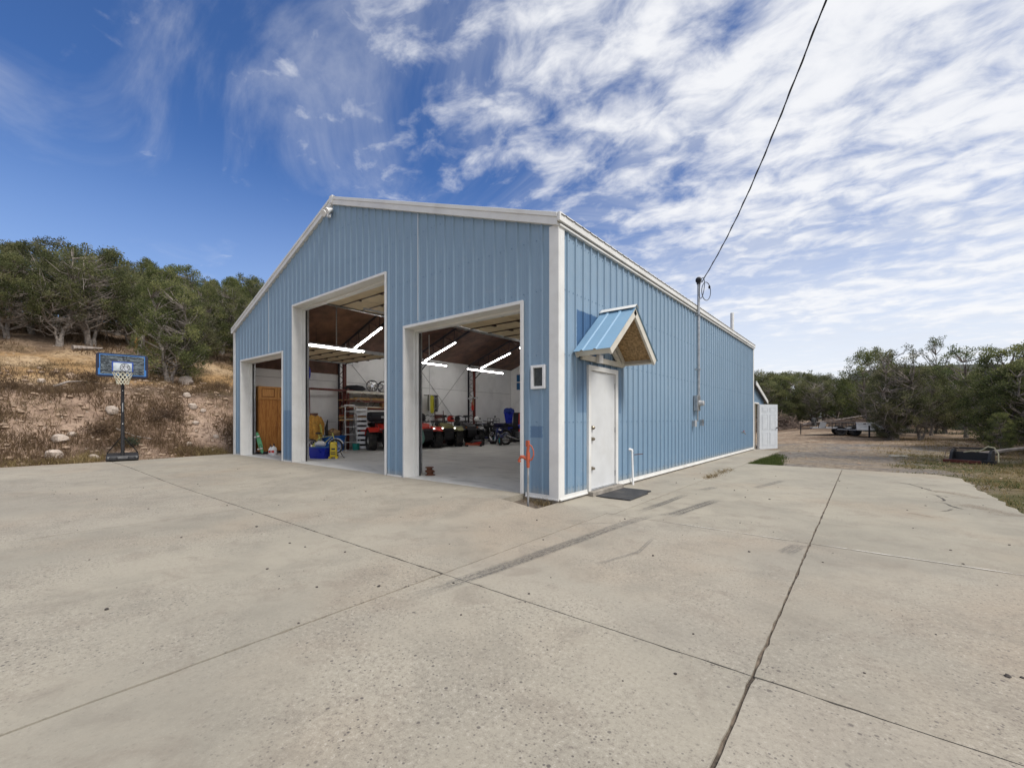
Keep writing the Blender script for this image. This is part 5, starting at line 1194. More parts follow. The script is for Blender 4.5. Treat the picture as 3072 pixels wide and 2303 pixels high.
for x, y, lb in ((-10.75, 12.35, 'left of two black high back seats at the back wall'), (-10.05, 12.6, 'right of two black high back seats at the back wall')):
    s_ = thing('vehicle_seat', lb, 'seat', (x, y, 0), R(-80))
    obj('cushion', MB().bx(-.25, .28, -.25, .25, .35, .5), darkfab, s_, bevel=.05); m_ = MB(); m_.prism([(-.3, .45), (-.2, .45), (-.28, 1.25), (-.30, 1.55), (-.40, 1.55), (-.38, 1.2)], -.24, .24, 'xz'); obj('backrest', m_, darkfab, s_, bevel=.04); obj('base', MB().bx(-.22, .22, -.2, .2, 0, .35), darkmetal, s_)
tag(obj('upright_board', MB().bx(-10.47, -10.40, 12.35, 12.7, .5, 1.5), red, None, bevel=.02), 'dark red upright board between the two black seats', 'board')
tb = thing('blue_wall_panels', 'pair of stacked blue panels high on the back wall', 'panel', (-12.3, 14.82, 2.95))
for z_ in (0, .48): obj('panel', MB().bx(-.25, 1.2, 0, .02, z_, z_+.42), M('blue_board', (.01, .10, .26), .5) if not bpy.data.materials.get('blue_board') else bpy.data.materials['blue_board'], tb)
# things hung on the left wall
hp = thing('hose_hanger', 'black wall bracket hung with yellow hose and dark straps', 'hanger', (-12.95, 8.4, 2.34))
obj('bracket', MB().tube([(0, 0, 0), (.45, 0, 0)], .02, 6).tube([(.3, -.55, .0), (.3, .35, .0)], .018, 6), black, hp)
m_ = MB()
for k in range(5): m_.tube([(.3+.02*math.cos(k), -.12+.035*k-.05*math.cos(a)*0+.06*math.sin(a), -.42+.42*math.cos(a)) for a in [2*math.pi*q/18 for q in range(18)]], .022, 6, closed=True)
obj('yellow_hose', m_, yelhose, hp, True)
m_ = MB()
for k in range(4): m_.tube([(.3, .12+.05*k+.07*math.sin(a), -.38+.4*math.cos(a)) for a in [2*math.pi*q/16 for q in range(16)]], .014, 5, closed=True)
obj('dark_straps', m_, black, hp, True)
m_ = MB()
for k in range(3): m_.tube([(.3, -.22-.03*k+.05*math.sin(a), -.36+.38*math.cos(a)) for a in [2*math.pi*q/16 for q in range(16)]], .016, 5, closed=True)
obj('grey_hose', m_, M('grey_hose', (.14, .14, .11), .6), hp, True)
ex = thing('red_extinguisher', 'slim red bottle hung on the far column', 'extinguisher', (-12.45, 10.95, 1.65))
obj('bottle', MB().lathe([(0, 0), (.05, .01), (.07, .06), (.07, .38), (.04, .46), (.02, .48), (.02, .54), (0, .54)], (0, 0, 0), 'z', 14), red, ex, True); obj('neck', MB().cyl((0, 0, .54), (0, 0, .66), .025).box((.03, 0, .62), (.1, .03, .03)), black, ex)
fn = thing('wall_fan', 'small propeller like fan on the column above the red bottle', 'fan', (-12.4, 10.9, 2.3))
obj('hub', MB().ell((0, 0, 0), (.06, .06, .06)).cyl((-.2, 0, 0), (0, 0, 0), .02), black, fn, True)
for a in (5, 65+30, 185, 270): obj('blade', MB().box((.03, .2*math.cos(R(a)), .2*math.sin(R(a))), (.012, .32, .07), (R(a), 0, 0)), chrome if a < 200 else cardboard, fn)
ht = thing('hand_truck', 'dark red hand truck standing against the left wall', 'hand truck', (-12.75, 8.95, 0), R(-6))
m_ = MB()
for y in (-.17, .17): m_.tube([(.12, y, .08), (-.05, y, 1.35)], .02, 6); m_.tube([(-.05, y*1.5, 1.1), (-.09, y*1.5, 1.62)], .022, 6)
for z_ in (.4, .8): m_.tube([(.09-.12*z_, -.17, z_), (.09-.12*z_, .17, z_)], .016, 6)
m_.bx(-.09, -.05, -.28, .28, 1.25, 1.42); obj('frame', m_, redsteel, ht); obj('toe_plate', MB().bx(.1, .35, -.22, .22, .02, .04), redsteel, ht)
for y in (-.22, .22): obj('wheel', MB().lathe([(.03, -.035), (.12, -.035), (.12, .035), (.03, .035)], (.05, y, .12), 'y', 14, True), rubber, ht)

# ------------------------------------------------------------------ shop lights
def tube_light(label, p0, p1):
    p0, p1 = Vector(p0), Vector(p1); c_ = (p0+p1)/2; L0 = (p1-p0).length
    t_ = thing('tube_light', label, 'light fixture', c_, 0, 'fluorescent fixtures in the shop'); t_.rotation_euler = (p1-p0).to_track_quat('X', 'Z').to_euler()
    obj('housing', MB().prism([(-.06, .0), (-.04, .05), (.04, .05), (.06, .0)], -L0/2, L0/2, 'yz'), M('fixture_grey', (.30, .30, .30), .6) if not bpy.data.materials.get('fixture_grey') else bpy.data.materials['fixture_grey'], t_)
    obj('tube', MB().cyl((-L0/2+.02, 0, -.028), (L0/2-.02, 0, -.020), .018, seg=8), tubelit, t_, True)
    [obj('hanger', MB().tube([(q, 0, .06), (q, 0, .5)], .004, 4), black, t_) for q in (-L0*.35, L0*.35)]
tube_light('sloping lit tube light behind the tall middle door', (-11.66, 3.5, 3.83), (-9.69, 3.5, 4.45)); tube_light('sloping lit tube light nearest the left jamb of the right door', (-11.9, 7.25, 3.84), (-9.85, 7.25, 4.46))
tube_light('sloping lit tube light at the centre of the right door', (-11.95, 11.05, 3.87), (-9.95, 11.05, 4.47)); tube_light('sloping lit tube light cut by the right edge of the right door', (-9.4, 11.05, 4.66), (-7.4, 11.05, 5.3))
tube_light('level hanging tube light beside the left door track', (-9.25, .62, 3.44), (-9.2, 2.5, 3.44)); tube_light('level hanging tube light near the left jamb of the right door', (-9.7, 4.2, 3.4), (-9.7, 6.6, 3.4)); tube_light('level hanging tube light in the middle of the right door', (-9.8, 7.9, 3.4), (-9.8, 10.3, 3.4))
for y in (3.5, 7.25, 11.05): tube_light('added unseen tube light on the right hand rafter of the %s frame' % ('first' if y < 4 else 'second' if y < 8 else 'third'), (-1.4, y, 3.86), (-3.2, y, 4.46))  # unseen fixtures mirrored from the left side, added to brighten the interior
bl = thing('bulb_light', 'warm round bulb by the right door track', 'light', (-4.0, 4.2, 3.52)); obj('bulb', MB().ell((0, 0, 0), (.07, .07, .06)), bulb, bl, True); obj('socket', MB().cyl((0, 0, .05), (0, 0, .14), .035), whitep, bl)
op = thing('door_opener', 'red garage door opener housing under the roof', 'opener', (-6.55, 3.0, 4.05)); obj('housing', MB().bx(-.6, .6, -.16, .16, -.1, .1), red, op, bevel=.03); obj('rail', MB().bx(.0, .05, -2.2, -.16, .0, .05), galv, op)
cd = tag(obj('pull_cord', MB().tube([(-4.05, .9, 3.1), (-4.04, .92, 1.0)], .008, 5), whitep), 'pale pull cord hanging just inside the right door', 'cord')

# ------------------------------------------------------------------ near the right door
hc = thing('garden_hose', 'coil of green garden hose hung inside the left jamb of the right door', 'hose', (-4.78, 1.05, .0))
m_ = MB()
for k in range(7): m_.tube([(.02*k+.03*math.sin(q)+.16*math.sin(a), -.05+.10*math.sin(a)*(1+.05*k), .80+.32*math.cos(a)*(1-.03*k)) for q, a in enumerate([2*math.pi*i/24 for i in range(24)])], .016, 6, closed=True)
obj('coil', m_, tealhose, hc, True); obj('hook', MB().tube([(-.1, -.05, 1.1), (.12, -.05, 1.08)], .015, 5), black, hc)
for i, (z_, r_, lb) in enumerate(((.0, .115, 'rusty brake drum at the bottom of a pair by the right door jamb'), (.115, .10, 'rusty brake drum on top of a pair by the right door jamb'))):
    b_ = thing('brake_drum', lb, 'brake drum', (-3.60 if i == 0 else -3.61, .55 if i == 0 else .54, z_*.78)); b_.scale = (.74, .74, .78); obj('drum', MB().lathe([(.04, 0), (r_+.03, 0), (r_+.03, .02), (r_*.85, .03), (r_*.8, .075), (r_+.02, .085), (r_+.02, .11), (.05, .11)], (0, 0, 0), 'z', 20), rust, b_, True); obj('hub_bore', MB().cyl((0, 0, .02), (0, 0, .112), .05), rust, b_)

# ------------------------------------------------------------------ left bay
cb = thing('oak_cabinet', 'tall oak cabinet with two raised panel upper doors and two plain tall doors', 'cabinet', (-12.98, .52, 0))
obj('carcass', MB().bx(0, .5, 0, 1.2, .08, 1.88), oak, cb, bevel=.004); obj('upper_carcass', MB().bx(.02, .50, .0, 1.2, 1.883, 2.33), oakl, cb, bevel=.004)
for k in range(2):
    y0 = .01+.595*k
    m_ = MB().bx(.501, .522, y0+.005, y0+.585, .10, 1.865); dr_ = obj('tall_door', m_, oak, cb, bevel=.003)
    obj('handle', MB().tube([(.522, y0+(.53 if k == 0 else .06), .92), (.56, y0+(.53 if k == 0 else .06), .96), (.56, y0+(.53 if k == 0 else .06), 1.04), (.522, y0+(.53 if k == 0 else .06), 1.08)], .010, 6), oakl, dr_)
    m_ = MB(); a, b_ = y0+.01, y0+.58
    m_.bx(.501, .522, a, b_, 1.89, 1.955); m_.bx(.501, .522, a, b_, 2.265, 2.325); m_.bx(.501, .522, a, a+.07, 1.956, 2.264); m_.bx(.501, .522, b_-.07, b_, 1.956, 2.264); ud = obj('upper_door', m_, oakl, cb, bevel=.003)
    obj('raised_panel', MB().bx(.5005, .518, a+.10, b_-.10, 1.985, 2.238), oakl, ud, bevel=.012); obj('panel_groove', MB().bx(.5003, .506, a+.071, b_-.071, 1.957, 2.263), M('groove', (.24, .085, .02), .6) if not bpy.data.materials.get('groove') else bpy.data.materials['groove'], ud)
sk = thing('skateboard', 'green longboard leaning in the corner by the left door jamb', 'skateboard', (-12.2, .55, 0), R(30)); sk.scale = (.8, .8, .75); sk.rotation_euler = (R(6), R(-12), R(25))
m_ = MB(); m_.prism([(.11*math.cos(a)*(1), .55+.5*math.sin(a)) for a in [2*math.pi*q/18 for q in range(18)]], -.008, .008, 'xz'); obj('deck', m_, greenp, sk)
for z_ in (.28, .84):
    obj('truck', MB().box((0, -.04, z_), (.16, .05, .05)), galv, sk)
    for x in (-.08, .08): obj('wheel', MB().cyl((x-.025, -.07, z_), (x+.025, -.07, z_), .035), white, sk)
obj('deck_graphic', MB().lathe([(0.06, 0), (.085, 0), (.085, .003), (.06, .003)], (0, -.009, .38), 'y', 16, True), black, sk)
for x, y, r_, h_, lb in ((-11.75, .72, .14, .40, 'white pump sprayer tank with red label by the left door'), (-12.05, .75, .12, .34, 'white jug behind the sprayer tank in the left bay')):
    b_ = thing('sprayer_tank' if r_ > .13 else 'white_jug', lb, 'tank', (x, y, 0)); b_.scale = (.66, .66, .66); obj('tank', MB().lathe([(0, 0), (r_*.9, 0), (r_, .04), (r_, h_*.75), (r_*.6, h_), (.04, h_+.03), (.04, h_+.06), (0, h_+.06)], (0, 0, 0), 'z', 18), whitep, b_, True)
    m_ = MB(); m_.tube([(-.06, 0, h_+.05), (-.09, 0, h_+.16), (.09, 0, h_+.16), (.06, 0, h_+.05)], .018, 6); obj('handle', m_, black, b_); obj('label_patch', MB().box((r_*.72, -r_*.72, h_*.45), (.012, .13, .12), (0, 0, R(-45))), red, b_)
sb_ = thing('sled_board', 'orange edged oval board lying on the left bay floor', 'board', (-11.2, 1.15, .0), R(60)); obj('board', MB().lathe([(0, .02), (.30, .02), (.36, .07), (.36, .085), (.3, .04), (0, .04)], (0, 0, 0), 'z', 22), orange, sb_, True); obj('pad', MB().lathe([(0, .045), (.25, .045), (.22, .07), (0, .07)], (0, 0, 0), 'z', 18), whitep, sb_)
bg = thing('crumpled_bag', 'crumpled blue grey bag on the left bay floor beside the oval board', 'bag', (-10.75, 1.35, .0)); obj('body', MB().ell((0, 0, .12), (.34, .2, .14), 14, 8, .22), denim, bg, True); obj('strap', MB().tube([(-.25, -.1, .1), (-.1, -.25, .25), (.1, -.22, .2), (.28, -.1, .05)], .018, 6), black, bg)

# ------------------------------------------------------------------ middle bay
ck = thing('blue_cooler', 'bright blue cooler box just inside the tall middle door', 'cooler', (-9.36, 1.12, 0), R(22)); ck.scale = (.76, .76, .74)
m_ = MB(); m_.lathe([(0, 0), (.50, 0), (.55, .33), (.57, .335), (.57, .43), (.53, .43), (.50, .04), (0, .04)], (0, 0, 0), 'z', 4); m_.v = [tuple((Matrix.Rotation(R(45), 4, 'Z') @ Vector(p)).xyz) for p in m_.v]; m_.v = [(p[0], p[1]*.66, p[2]) for p in m_.v]; obj('tub', m_, bluep, ck, bevel=.012)
obj('lid', MB().bx(-.40, .40, -.26, .26, .43, .47), bluetub, ck, bevel=.012)
bgw = tag(obj('white_bag', MB().ell((-9.48, 1.16, .42), (.20, .15, .10), 14, 8, .12), whitep, None, True), 'white plastic bag bulging on top of the blue cooler', 'bag')
pw = thing('pressure_washer', 'yellow upright pressure washer with black hose beside the blue cooler', 'pressure washer', (-9.05, 1.35, 0), R(-35)); pw.scale = (.66, .66, .62)
m_ = MB(); m_.prism([(-.14, .06), (.16, .06), (.17, .3), (.10, .62), (.06, .80), (-.06, .80), (-.13, .55)], -.15, .15, 'xz'); obj('body', m_, yellow, pw, True, bevel=.035); obj('foot', MB().bx(-.12, .2, -.2, -.08, 0, .1).bx(-.12, .2, .08, .2, 0, .1), yellow, pw, bevel=.02)
obj('grille', MB().bx(.155, .178, -.1, .1, .2, .24).bx(.15, .172, -.1, .1, .28, .32).bx(.13, .15, -.08, .08, .42, .5), black, pw); obj('handle', MB().tube([(-.1, -.12, .7), (-.1, -.12, .95), (-.1, .12, .95), (-.1, .12, .7)], .017, 6), black, pw)
obj('hose', MB().tube([(.1, .1, .7), (.25, .3, .45), (.3, .42, .12), (.1, .5, .02), (-.2, .42, .02), (-.05, .3, .25)], .012, 6), black, pw); obj('lance', MB().tube([(.14, -.14, .1), (.1, -.16, .85)], .012, 6), darkmetal, pw)
for y in (-.17, .17): obj('wheel', MB().lathe([(.02, -.02), (.09, -.02), (.09, .02), (.02, .02)], (-.14, y, .09), 'y', 14, True), black, pw)
tu = thing('round_tub', 'round blue tub full of odds and ends', 'tub', (-12.15, 3.05, 0)); tu.scale = (1.05, 1.05, 1); obj('tub', MB().lathe([(0, 0), (.33, 0), (.40, .52), (.43, .53), (.43, .57), (.39, .57), (.32, .03), (0, .03)], (0, 0, 0), 'z', 24), bluetub, tu, True)
for y in (-.41, .41): obj('rope_handle', MB().tube([(-.08, y, .5), (-.06, y*1.1, .62), (.06, y*1.1, .62), (.08, y, .5)], .014, 6), white, tu)
tag(obj('cardboard_box', MB().box((-12.15, 3.05, .64), (.34, .3, .26), (.3, .35, .5)), cardboard), 'open cardboard box tipped into the round blue tub', 'box'); tag(obj('drill_gun', MB().tube([(-12.2, 2.8, .55), (-12.2, 2.78, .85), (-12.18, 2.83, 1.18)], [.05, .06, .012], 8), black), 'black tool with a thin rod sticking out of the round tub', 'tool')
tag(obj('green_pail', MB().lathe([(0, 0), (.12, 0), (.145, .24), (.155, .25), (.14, .25), (.115, .02), (0, .02)], (-11.75, 3.75, 0), 'z', 18), teal, None, True), 'small teal pail between the tub and the ladders', 'pail')
bi = thing('kids_bicycle', 'small black bicycle behind the cooler and pressure washer', 'bicycle', (-11.1, 2.1, 0), R(35))
BT, BR = tyre_mesh(.25, .05, .20, 0), rim_mesh(.21, .035, 20, chrome)
for x in (.45, -.42): wheel(bi, (x, 0, .25), BT, BR)
obj('frame', MB().tube([(-.42, 0, .25), (-.05, 0, .27), (.33, 0, .62), (-.15, 0, .55), (-.05, 0, .27)], .018, 6).tube([(-.42, 0, .25), (-.15, 0, .55), (-.18, 0, .68)], .015, 6).tube([(.45, 0, .25), (.32, 0, .72)], .018, 6), limefab, bi); obj('handlebar', MB().tube([(.22, -.26, .86), (.3, -.1, .76), (.3, .1, .76), (.22, .26, .86)], .014, 6), black, bi); obj('saddle', MB().ell((-.18, 0, .70), (.13, .06, .035)), black, bi, True); obj('fender', MB().prism([(.45+.285*math.cos(R(a)), .25+.285*math.sin(R(a))) for a in range(20, 161, 20)]+[(.45+.27*math.cos(R(a)), .25+.27*math.sin(R(a))) for a in range(160, 19, -20)], -.03, .03, 'xz'), whitep, bi)
ct = thing('firefighter_coat', 'tan work coat with reflective tape draped behind the bicycle', 'coat', (-12.1, 2.25, 0), R(28)); ct.scale = (.9, .9, .92)
m_ = MB(); rg = random.Random(2)
prof = [(.14, .12, 1.45), (.24, .17, 1.38), (.30, .2, 1.2), (.29, .2, 1.0), (.34, .22, .8), (.36, .22, .6), (.33, .2, .52)]; sg_ = 20; vs = []
for a_, b_, z_ in prof:
    for k in range(sg_):
        an = 2*math.pi*k/sg_; w_ = 1+.12*math.sin(an*5+z_*4)+.05*rg.random(); vs.append((b_*w_*math.cos(an), a_*w_*math.sin(an), z_+.03*math.sin(an*3)))
m_.add(vs, [(i*sg_+k, i*sg_+(k+1) % sg_, (i+1)*sg_+(k+1) % sg_, (i+1)*sg_+k) for i in range(len(prof)-1) for k in range(sg_)]); m_.add(vs[:sg_], [tuple(range(sg_))])
obj('body', m_, tanfab, ct, True); obj('sleeve', MB().tube([(.12, -.18, 1.35), (.22, -.26, 1.05), (.24, -.22, .7), (.2, -.16, .45)], [.1, .1, .085, .08], 10), tanfab, ct, True); obj('sleeve', MB().tube([(.1, .2, 1.35), (.15, .34, 1.1), (.12, .38, .8), (.1, .34, .6)], [.1, .1, .085, .08], 10), tanfab, ct, True)
obj('reflective_tape', MB().tube([(.27, .02, 1.1), (.29, .06, .95), (.30, .05, .8), (.30, .10, .66)], .035, 6), limefab, ct); obj('collar', MB().lathe([(.13, 1.42), (.17, 1.52), (.15, 1.54), (.10, 1.44)], (0, 0, 0), 'z', 14, True), brownins, ct, True); obj('stand', MB().cyl((0, 0, 0), (0, 0, 1.4), .03).bx(-.25, .25, -.25, .25, 0, .03), darkmetal, ct)
rb = thing('gear_bag', 'red and blue gear bags piled left of the tan coat', 'bag', (-12.4, 1.85, 0)); obj('lower_bag', MB().ell((0, 0, .55), (.26, .28, .42), 14, 10, .1), denim, rb, True); obj('upper_bag', MB().ell((.0, .05, 1.08), (.2, .22, .2), 14, 8, .1), red, rb, True); obj('crate', MB().bx(-.3, .3, -.35, .4, 0, .3), redsteel, rb, bevel=.01)
hr = thing('hose_reel', 'blue hose reel hung high on the left wall', 'hose reel', (-12.75, 2.2, 2.55)); obj('reel', MB().lathe([(0, -.09), (.34, -.09), (.36, -.06), (.36, .06), (.34, .09), (0, .09)], (0, 0, .38), 'y', 22).bx(-.08, .10, -.1, .1, -.05, .2), bluep, hr, True); obj('hose', MB().tube([(.12, .0, .02), (.16, .13, -.2), (.16, .14, -.9), (.16, .15, -1.4)], .016, 6), M('maroon_hose', (.16, .03, .04), .6), hr)
tag(obj('orange_placard', MB().bx(-13.0, -12.985, 2.1, 2.36, 1.75, 1.92), M('orange_card', (.75, .24, .06), .6)), 'small orange placard on the white left wall', 'sign')
# rack with lumber along the left wall
rk = thing('storage_rack', 'dark red steel rack with shelves of lumber on the left wall', 'rack', (-12.95, 3.7, 0))
for y in (0.05, 2.6):
    for x in (.05, .62): obj('upright', MB().bx(x-.035, x+.035, y-.035, y+.035, 0, 2.42), redsteel, rk)
for z_ in (2.30, 1.95, 1.64, 1.24): obj('shelf', MB().bx(0.0, .66, .0, 2.65, z_, z_+.035), lum1 if z_ < 2 else creamw, rk); obj('shelf_beam', MB().bx(.63, .68, -.02, 2.68, z_-.06, z_+.02), redsteel if z_ < 2.2 else creamw, rk)
tag(obj('steel_beam', MB().bx(-12.4, -12.32, 2.2, 4.3, 2.29, 2.37), redsteel), 'long dark steel beam sticking out from the rack', 'beam')
for i, (z_, x, y0, y1, w_, h_, mt_, lb) in enumerate([(2.0, -12.5, 3.9, 6.5, .18, .04, lum1, 'yellow plank, topmost on the second rack shelf'), (2.05, -12.62, 4.2, 6.4, .16, .04, lum1, 'bowed yellow plank behind the topmost one'), (1.985, -12.36, 4.6, 6.3, .12, .035, lum2, 'brown plank at the front of the second rack shelf'),
     (1.68, -12.5, 3.6, 6.3, .2, .04, creamw, 'long pale board on the third rack shelf'), (1.45, -12.33, 4.0, 5.9, .1, .12, whitep, 'wide white board under the third rack shelf'), (1.28, -12.5, 3.5, 6.4, .2, .04, lum1, 'pale plank on the lowest rack shelf'), (1.33, -12.42, 3.45, 6.4, .1, .04, orange, 'orange plank on the lowest rack shelf'), (1.32, -12.62, 3.6, 5.2, .14, .05, lum2, 'dark offcut at the back of the lowest rack shelf'), (1.14, -12.36, 3.4, 6.3, .14, .05, lum1, 'plank slung under the lowest rack shelf'), (1.7, -12.4, 5.3, 5.6, .2, .24, lum2, 'upright brown block on the third rack shelf')]):
    tag(obj('lumber', MB().bx(x-w_/2, x+w_/2, y0, y1, z_, z_+h_), mt_), lb, 'plank', 'lumber stored on the rack')
wm_ = M('black_chrome', (.10, .10, .11), .22, .9)
for i, (y, lb) in enumerate(((4.95, 'black and chrome alloy wheel, left of those on the top rack shelf'), (5.5, 'black and chrome alloy wheel, middle of those on the top rack shelf'), (6.02, 'black and chrome alloy wheel, right of those on the top rack shelf'))):
    w_ = thing('alloy_wheel', lb, 'wheel', (-12.5, y, 2.335+.25), R(57), 'alloy wheels on the top shelf')
    obj('barrel', MB().lathe([(.25, -.12), (.235, -.11), (.22, -.05), (.22, .08), (.245, .11), (.25, .12), (.235, .125), (.21, .09), (.2, -.05), (.23, -.12)], (0, 0, 0), 'y', 26, True), wm_, w_, True)
    m_ = MB().lathe([(0, -.125), (.05, -.125), (.055, -.10), (0, -.10)], (0, 0, 0), 'y', 12)
    for k in range(8):
        a = 2*math.pi*k/8
        for dq in (-.09, .09): m_.tube([(.045*math.cos(a), -.115, .045*math.sin(a)), (.225*math.cos(a+dq), -.105, .225*math.sin(a+dq))], .012, 5)
    obj('spokes', m_, chrome, w_)
tag(obj('black_bag', MB().ell((-12.5, 4.15, 2.44), (.24, .48, .14), 14, 8, .12), darkfab, None, True), 'long black bag left of the alloy wheels on the top shelf', 'bag')
ld = thing('step_ladder', 'pale aluminium step ladder standing by the lumber rack', 'ladder', (-12.15, 3.72, 0), R(-20))
m_ = MB()
for y in (-.22, .22): m_.tube([(.28, y, 0), (.02, y*.8, 1.72)], .024, 4); m_.tube([(-.42, y*1.05, 0), (-.02, y*.75, 1.66)], .018, 4)
obj('rails', m_, alu, ld)
for k in range(5): z_ = .3+.3*k; xx = .28-.151*z_; obj('step', MB().box((xx, 0, z_), (.09, .42-.05*k*.3, .03)), alu, ld)
obj('top_cap', MB().box((.0, 0, 1.74), (.2, .40, .06)), whitep, ld, bevel=.01)
rp = thing('loading_ramp', 'ridged aluminium loading ramp with white pads leaning on the rack', 'ramp', (-11.88, 4.1, 0), R(-20)); rp.rotation_euler = (0, R(-9), R(-28))
m_ = MB()
for y in (-.19, .19): m_.box((0, y, .85), (.06, .03, 1.7))
obj('rails', m_, alu, rp)
for k in range(9): obj('rung', MB().box((.0, 0, .08+.19*k), (.05, .36, .11)), alu, rp)
for k in range(6): obj('pad', MB().cyl((.0, .2, .5+.2*k), (.05, .25, .5+.2*k), .045, seg=10), white, rp)
# strap frame hung on the rack
tag(obj('hanging_frame', MB().tube([(-12.2, 4.0, 1.9), (-12.2, 4.35, 2.25), (-12.2, 4.75, 2.0), (-12.2, 4.5, 1.72), (-12.2, 4.4, 1.85), (-12.2, 4.1, 2.02)], .018, 6), M('grey_strap', (.25, .22, .21), .7)), 'bent grey metal frame hung in front of the rack', 'frame')

# ------------------------------------------------------------------ basketball hoop
bb = thing('basketball_hoop', 'portable basketball hoop with black and blue backboard at the slab edge', 'basketball hoop', (-13.5, -2.82, -.02), R(-9))
# local +x faces the slab, board lies along y
m_ = MB(); m_.prism([(-.75, .0), (.30, .0), (.33, .06), (.27, .16), (-.45, .20), (-.72, .12)], -.36, .36, 'xz'); m_.box((.30, -.2, .07), (.08, .18, .12)); m_.box((.30, .2, .07), (.08, .18, .12)); obj('base', m_, black, bb, True, bevel=.03)
obj('pole', MB().tube([(.18, 0, .1), (.18, 0, 1.0)], .045, 12).tube([(.18, 0, .98), (.18, 0, 2.75)], .040, 12), black, bb, True)
obj('pole_sticker', MB().box((.222, 0, 1.56), (.004, .022, .26)), greyplas, bb)
for z_ in (1.08, 2.05): obj('pole_bolt', MB().ell((.225, 0, z_), (.01, .014, .014)), whitep, bb)
for y in (-.27, .27): obj('stay', MB().tube([(.17, 0, .75), (-.35, y*1.3, .19)], .014, 6), black, bb)
m_ = MB()
for y in (-.06, .06): m_.tube([(.18, y, 2.65), (.52, y, 2.75)], .018, 6); m_.tube([(.18, y, 2.4), (.52, y, 2.55)], .018, 6)
obj('bracket', m_, darkmetal, bb)
bo = link('backboard', None, bb, (.55, 0, 2.75))
def rr(w, h, r_, n=5): return [((w/2-r_)*sx2+r_*math.cos(a), (h/2-r_)*sy2+r_*math.sin(a)) for sx2, sy2, a0 in ((1, 1, 0), (-1, 1, 90), (-1, -1, 180), (1, -1, 270)) for a in [R(a0+90*k/n) for k in range(n+1)]]
obj('board_shell', MB().prism(rr(1.12, .68, .08), -.02, .02, 'yz'), M('board_navy', (.012, .014, .035), .4), bo, bevel=.006)
mbm = bpy.data.materials.new('marbled_board'); mbm.use_nodes = True; t = mbm.node_tree; b = t.nodes['Principled BSDF']
tcn = nd(t, 'ShaderNodeTexCoord').outputs['Object']; mp = nd(t, 'ShaderNodeMapping', {'Vector': tcn, 'Rotation': (R(35), 0, 0), 'Scale': (1, 2.2, 5.5)}).outputs[0]
nn_ = noise(t, mp, 1.6, 5, .6, 1.2); vein = mapr(t, mth(t, 'ABSOLUTE', mth(t, 'SUBTRACT', nn_, .5)), .035, .0)
c = mixc(t, mapr(t, noise(t, mp, 1.1, 3), .45, .75), (.022, .028, .034), (.13, .16, .18)); c = mixc(t, mth(t, 'MULTIPLY', vein, .65), c, (.30, .35, .37)); t.links.new(c, b.inputs['Base Color']); b.inputs['Roughness'].default_value = .3
pale_blue = M('board_blue', (.04, .17, .45), .4); mid_blue = M('board_deep_blue', (.02, .07, .33), .4)
def frame(w, h, t_, x0, x1, mat, nm, cy=0, cz=0):
    m_ = MB(); m_.bx(x0, x1, cy-w/2, cy+w/2, cz+h/2-t_, cz+h/2); m_.bx(x0, x1, cy-w/2, cy+w/2, cz-h/2, cz-h/2+t_); m_.bx(x0, x1, cy-w/2, cy-w/2+t_, cz-h/2+t_, cz+h/2-t_); m_.bx(x0, x1, cy+w/2-t_, cy+w/2, cz-h/2+t_, cz+h/2-t_); return obj(nm, m_, mat, bo)
obj('marbled_face', MB().bx(.0202, .0225, -.47, .47, -.26, .28), mbm, bo)
frame(.98, .58, .02, .0202, .024, pale_blue, 'border_line', 0, .01); obj('border_step', MB().bx(.0202, .0238, -.515, -.49, -.28, -.10).bx(.0202, .0238, .49, .515, -.28, -.10), pale_blue, bo)
frame(.46, .32, .03, .0226, .026, mid_blue, 'target_square', 0, -.05)
obj('target_face', MB().bx(.0226, .0245, -.2, .2, -.18, .08), M('target_pale', (.45, .5, .52), .4, var=.35, scale=5), bo)
m_ = MB().lathe([(0, .0262), (.105, .0262), (.105, .0245), (0, .0245)], (0, .05, -.05), 'x', 24); obj('ball_print', m_, M('ball_pale', (.5, .52, .56), .4), bo)
m_ = MB(); q0 = (.0285, .05, -.05)
m_.tube([(q0[0], q0[1]+.105*math.cos(a), q0[2]+.105*math.sin(a)) for a in [2*math.pi*k/24 for k in range(24)]], .006, 5, closed=True)
m_.tube([(q0[0], q0[1]-.105, q0[2]-.01), (q0[0], q0[1], q0[2]+.035), (q0[0], q0[1]+.1, q0[2]+.03)], .005, 5); m_.tube([(q0[0], q0[1]+.0, q0[2]+.105), (q0[0], q0[1]-.03, q0[2]), (q0[0], q0[1]+.02, q0[2]-.105)], .005, 5); m_.tube([(q0[0], q0[1]-.08, q0[2]+.07), (q0[0], q0[1]-.02, q0[2]+.02), (q0[0], q0[1]-.07, q0[2]-.08)], .005, 5); m_.tube([(q0[0], q0[1]+.07, q0[2]+.08), (q0[0], q0[1]+.05, q0[2]), (q0[0], q0[1]+.085, q0[2]-.06)], .005, 5)
obj('ball_seams', m_, black, bo)
rm = link('rim', MB().tube([(.02+.14+.225+.225*math.cos(a), .225*math.sin(a), -.21) for a in [2*math.pi*k/28 for k in range(28)]], .010, 6, closed=True).box((.08, 0, -.21), (.13, .14, .06)).mesh('rim', black, True), bb, (.55, 0, 2.75))
m_ = MB(); nl = 12; cx_ = .385
lv = [(.225, -.215), (.205, -.28), (.18, -.35), (.155, -.42), (.135, -.49), (.125, -.56)]
for k in range(nl):
    for d_ in (-1, 1): m_.tube([(cx_+r_*math.cos(2*math.pi*(k+d_*.5*i)/nl), r_*math.sin(2*math.pi*(k+d_*.5*i)/nl), z_) for i, (r_, z_) in enumerate(lv)], .0062, 5)
